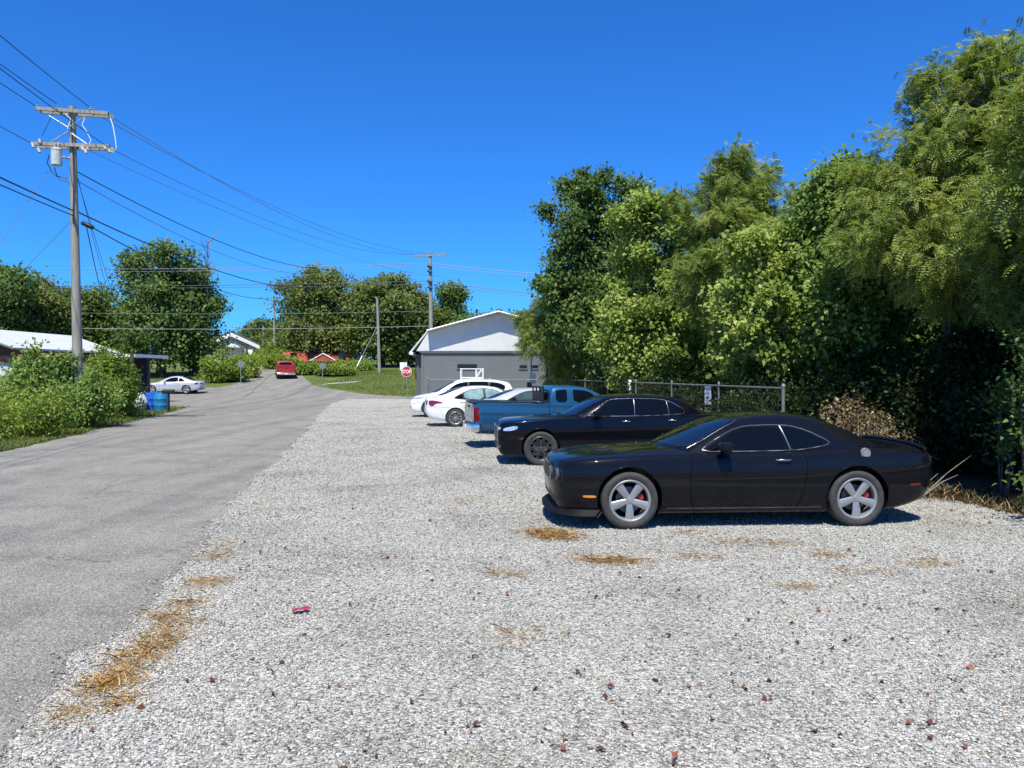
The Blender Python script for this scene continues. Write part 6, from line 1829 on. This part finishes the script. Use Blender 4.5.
def left_plants():
    HG = 'bushes along the left verge'
    def el(Y): return edge_l(Y)
    rows = [
     ('viny_hedge', 'low sprawling hedge at the left photo edge', 22.6, 1.9, [(0,0,.45,1.6,.85),(1.2,1.6,.5,1.3,.85),(-1.6,-.6,.55,1.5,.85),(-2.2,1.2,.6,1.5,.85)], 'hedge', .09, 300),
     ('viny_hedge', 'bright green low hedge before the tall pole', 27.4, 2.0, [(0,0,.5,1.6,.9),(1.0,2.0,.5,1.4,.9),(-1.5,-1,.6,1.5,.85),(-1.4,1.6,.6,1.5,.95),(.3,-1.8,.4,1.2,.7)], 'hedge', .09, 330),
     ('viny_hedge', 'viny hedge right of the tall pole foot', 32.6, 1.9, [(0,0,.7,1.4,1.3),(.6,1.9,.7,1.3,1.2),(-1.3,1,.9,1.4,1.4),(.2,-1.8,.6,1.3,1.0)], 'hedge', .09, 300),
     ('viny_hedge', 'dense hedge end beside the white sack', 35.6, 1.9, [(0,0,.8,1.2,1.4),(.3,1.3,.8,1.0,1.3),(-1.2,.6,1.0,1.3,1.6),(0,-1.5,.7,1.2,1.2)], 'hedge', .10, 300),
    ]
    for i, (nm, lb, Y, w, lob, mt, sz, n) in enumerate(rows):
        bush(nm, lb, 'hedge', (el(Y)-w-.9, Y, 0), lob, n, 60, .20, mt, sz, 500+i, group=HG, tintbias=-.02, stems=14)
    bush('tall_bush', 'tall leafy bush in front of the red house', 'bush', (px_at(40, 28.5), 28.5, 0), [(0,0,1.4,1.05,1.1),(.4,0,2.1,.7,.7),(-.4,.1,2.0,.6,.55),(.1,-.3,1.2,1.1,.9),(-.9,.2,1.7,.5,.6)], 190, 42, .18, 'broad', .125, 520, group=HG, stems=16)
    bush('tall_bush', 'arching bush between the tall pole and the carport', 'bush', (px_at(107, 34), 34, 0), [(0,0,1.5,1.0,1.1),(.4,0,2.1,.65,.65),(-.5,.2,1.8,.7,.7),(.7,-.3,1.3,.7,.8),(-.1,0,2.5,.35,.45)], 200, 42, .19, 'hedge', .12, 521, group=HG, stems=16)
    bush('tall_bush', 'leafy bush pressed against the tall pole foot', 'bush', (px_at(84, 27.6), 27.6, 0), [(0,0,.9,.85,.8),(.5,.2,1.2,.6,.6)], 120, 42, .18, 'broad', .12, 522, group=HG)
    # far shrubs
    FG = 'shrubs beyond the crossing street'
    for i, (px, Y, w, h, l) in enumerate(((226, 72, 2.1, 2.7, 'round shrub left of the grey sign back'), (243, 76, 1.3, 1.9, 'small shrub behind the grey sign back'), (337, 79, 2.0, 1.1, 'low scrub right of the red pickup'), (312, 80, 1.8, 1.1, 'scrub behind the red pickup'),
                     (280, 94, 2.2, 1.6, 'scrub on the bank left of the red roofed house'), (268, 104, 3.0, 2.3, 'scrub on the bank by the far pole'), (262, 108, 2.6, 2.2, 'dark shrub under the distant white house'), (352, 90, 2.4, .9, 'scrub under the wide trees'))):
        bush('shrub', l, 'shrub', (px_at(px, Y), Y, gz(Y)), [(0,0,h*.5,w,h*.52),(-w*.4,-.3,h*.35,w*.7,h*.4),(w*.4,0,h*.4,w*.7,h*.4)], 130, 34, .28, ('hedge','far')[i in (6,)], .22, 540+i, group=FG)
left_plants()

def far_trees():
    def ft(nm, lb, px, Y, top, r, mat, seed, tips=240, per=30, size=.34, low=.28, grp='far trees', tb=0, twide=None, trunk=.25):
        z0 = gz(Y); H = EYE+(372-top)/FPX*Y-z0; rs = RS(seed)
        lob = [(0,0,H*.60,r*.78,H*.34),(0,0,H*(low+.14),r*.9,H*.22)]
        for k in range(7):
            a = rs.uniform(0, 2*PI); q = rs.uniform(.35, .6); lob.append((math.cos(a)*r*q, math.sin(a)*r*q, H*rs.uniform(low+.12, .82), r*rs.uniform(.34,.5), H*rs.uniform(.12,.19)))
        lob.append((rs.normal()*r*.15, 0, H*.88, r*.42, H*.12))
        tree(nm, lb, 'tree', (px_at(px, Y), Y, z0), lob, tips, per, .62, 'leaf', mat, size, seed, trunk, group=grp, twig=False, tintbias=tb, sprays=50, spl=.5)
    ft('broadleaf_tree', 'big dark rounded tree behind the silver coupe', 161, 78, 249, 5.2, 'dark', 601, 420, 46, .32, .18, 'trees left of the crossing', .08, trunk=.45)
    ft('broadleaf_tree', 'second trunked tree joined to the big dark tree on its right', 196, 80, 286, 3.0, 'dark', 602, 240, 40, .30, .16, 'trees left of the crossing', .05, trunk=.35)
    ft('broadleaf_tree', 'dark tree at the far left photo edge', -5, 68, 274, 4.2, 'dark', 603, 260, 40, .30, .2, 'trees left of the crossing', .05)
    ft('broadleaf_tree', 'olive green tree above the red house roof', 36, 72, 286, 3.8, 'far', 604, 260, 40, .30, .2, 'trees left of the crossing')
    ft('broadleaf_tree', 'rounded tree just left of the tall pole', 62, 78, 290, 3.6, 'far', 605, 240, 40, .30, .2, 'trees left of the crossing', -.1)
    ft('broadleaf_tree', 'small tree filling in right of the tall pole', 92, 80, 296, 3.2, 'dark', 606, 200, 36, .30, .18, 'trees left of the crossing', .05)
    ft('broadleaf_tree', 'low far tree under the gap left of the big dark tree', 112, 92, 322, 4.0, 'far', 607, 180, 34, .32, .1, 'trees left of the crossing')
    ft('broadleaf_tree', 'wide sunlit tree, left half of the clump beyond the red pickup', 331, 104, 273, 6.0, 'far', 611, 420, 44, .40, .16, 'wide trees beyond the crossing', .06)
    ft('broadleaf_tree', 'wide tree, right half of the clump beside the slender pole', 383, 100, 282, 5.6, 'far', 612, 400, 44, .40, .16, 'wide trees beyond the crossing', .1)
    ft('broadleaf_tree', 'thin topped tree on the left shoulder of the wide clump', 300, 108, 284, 3.6, 'far', 613, 200, 26, .38, .2, 'wide trees beyond the crossing')
    ft('broadleaf_tree', 'tree filling the right end of the wide clump', 408, 103, 294, 4.2, 'far', 617, 260, 40, .38, .14, 'wide trees beyond the crossing')
    ft('broadleaf_tree', 'single rounded tree peeking above the grey building roof', 450, 108, 291, 2.5, 'dark', 614, 220, 40, .36, .2, 'wide trees beyond the crossing', .15)
    ft('broadleaf_tree', 'small distant tree right of the white house', 262, 135, 324, 5.0, 'far', 615, 200, 34, .45, .1, 'wide trees beyond the crossing', -.1)
    ft('broadleaf_tree', 'small distant tree behind the far poles', 283, 125, 330, 4.0, 'far', 616, 180, 34, .45, .1, 'wide trees beyond the crossing', -.1)
    # hidden-by-building row that closes the view to the right
    for i, (px, Y, top, r) in enumerate(((480, 92, 322, 4.5), (530, 80, 318, 4.0), (545, 64, 330, 3.0))):
        ft('broadleaf_tree', ['tree behind the grey building ridge', 'tree behind the right half of the grey building', 'tree at the right rear of the grey building'][i], px, Y, top, r, 'dark', 620+i, 160, 34, .36, .1, 'trees behind the grey building')
    # distant treeline closing the horizon
    rs = RS(650); Cs = []
    for x in np.arange(-260, 260, 3.5):
        y = 200+30*math.sin(x*.05)+rs.uniform(-8, 8); h = 7+3*math.sin(x*.11)+rs.uniform(-1, 1)
        for _ in range(34):
            Cs.append((x+rs.normal()*2.5, y+rs.normal()*2.5, gz(y)+h*rs.rand()**.6))
    T_ = np.array(Cs); out = orient(len(T_), rs, .4)
    V, F, T = leaves(T_, out, 6, .8, 'leaf', rs, .9)
    tag(fast_mesh('treeline', V, F, LEAF['far'], tint=T), 'distant wood along the horizon', None, None, 'stuff')
    # bare dead branches beside the big dark tree
    rs = RS(660); Y = 79; z0 = gz(Y)
    root = empty('dead_tree', (px_at(207, Y), Y, z0)); tag(root, 'bare dead tree top poking up beside the big dark tree', 'tree')
    k = G(); H = EYE+(372-236)/FPX*Y-z0
    k.tube([(0,0,-.2),(0,0,H*.5),(.2,0,H*.98)], [.22,.16,.03], 6)
    for i in range(22):
        z = H*rs.uniform(.6, .95); a = rs.uniform(0, 2*PI); l = rs.uniform(.7, 2.0)
        p = np.array([.1, 0, z]); q = p+np.array([math.cos(a)*l*.7, math.sin(a)*l*.7, l*.9])
        k.tube([p, (p+q)/2+rs.normal(size=3)*.12, q], [.05, .035, .012], 4, cap=False)
    k.build('trunk', M['deadwood'], root, fix=False)
far_trees()

# ------------------------------------------------------------------ light and sky
SUN_EL, SUN_AZ = 61.0, -8.0        # the sun stands behind the camera, a little to its left
w = bpy.data.worlds.new('World'); SC.world = w; w.use_nodes = True
nt = w.node_tree; bg = nt.nodes['Background']
sky = N(nt, 'ShaderNodeTexSky'); sky.sky_type = 'NISHITA'; sky.sun_disc = False
d = Vector((math.sin(rad(SUN_AZ))*math.cos(rad(SUN_EL)), -math.cos(rad(SUN_AZ))*math.cos(rad(SUN_EL)), math.sin(rad(SUN_EL))))
sky.sun_elevation = rad(SUN_EL); sky.sun_rotation = math.atan2(d.x, d.y)
sky.altitude = 0; sky.air_density = 1.0; sky.dust_density = .3; sky.ozone_density = 4.0
L(nt, mixc(nt, 1.0, sky.outputs[0], (.18, .665, 1.34), 'MULTIPLY'), bg.inputs[0]); bg.inputs[1].default_value = .10
ld = bpy.data.lights.new('sun', 'SUN'); ld.energy = 5.0; ld.angle = rad(.53); ld.color = (1, .965, .81)
lo = link(bpy.data.objects.new('sun', ld)); lo.rotation_euler = d.to_track_quat('Z', 'Y').to_euler()

cam = bpy.data.cameras.new('camera'); cam.sensor_width = 36; cam.lens = FPX/1024*36; cam.clip_end = 3000; cam.clip_start = .05
co = link(bpy.data.objects.new('camera', cam)); co.location = (0, 0, EYE); co.rotation_euler = (PI/2-PITCH, 0, 0)
SC.camera = co
SC.view_settings.view_transform = 'Standard'; SC.view_settings.look = 'None'; SC.view_settings.exposure = .5; SC.view_settings.gamma = 1
SC.cycles.use_denoising = True
SC.cycles.max_bounces = 6; SC.cycles.transparent_max_bounces = 4
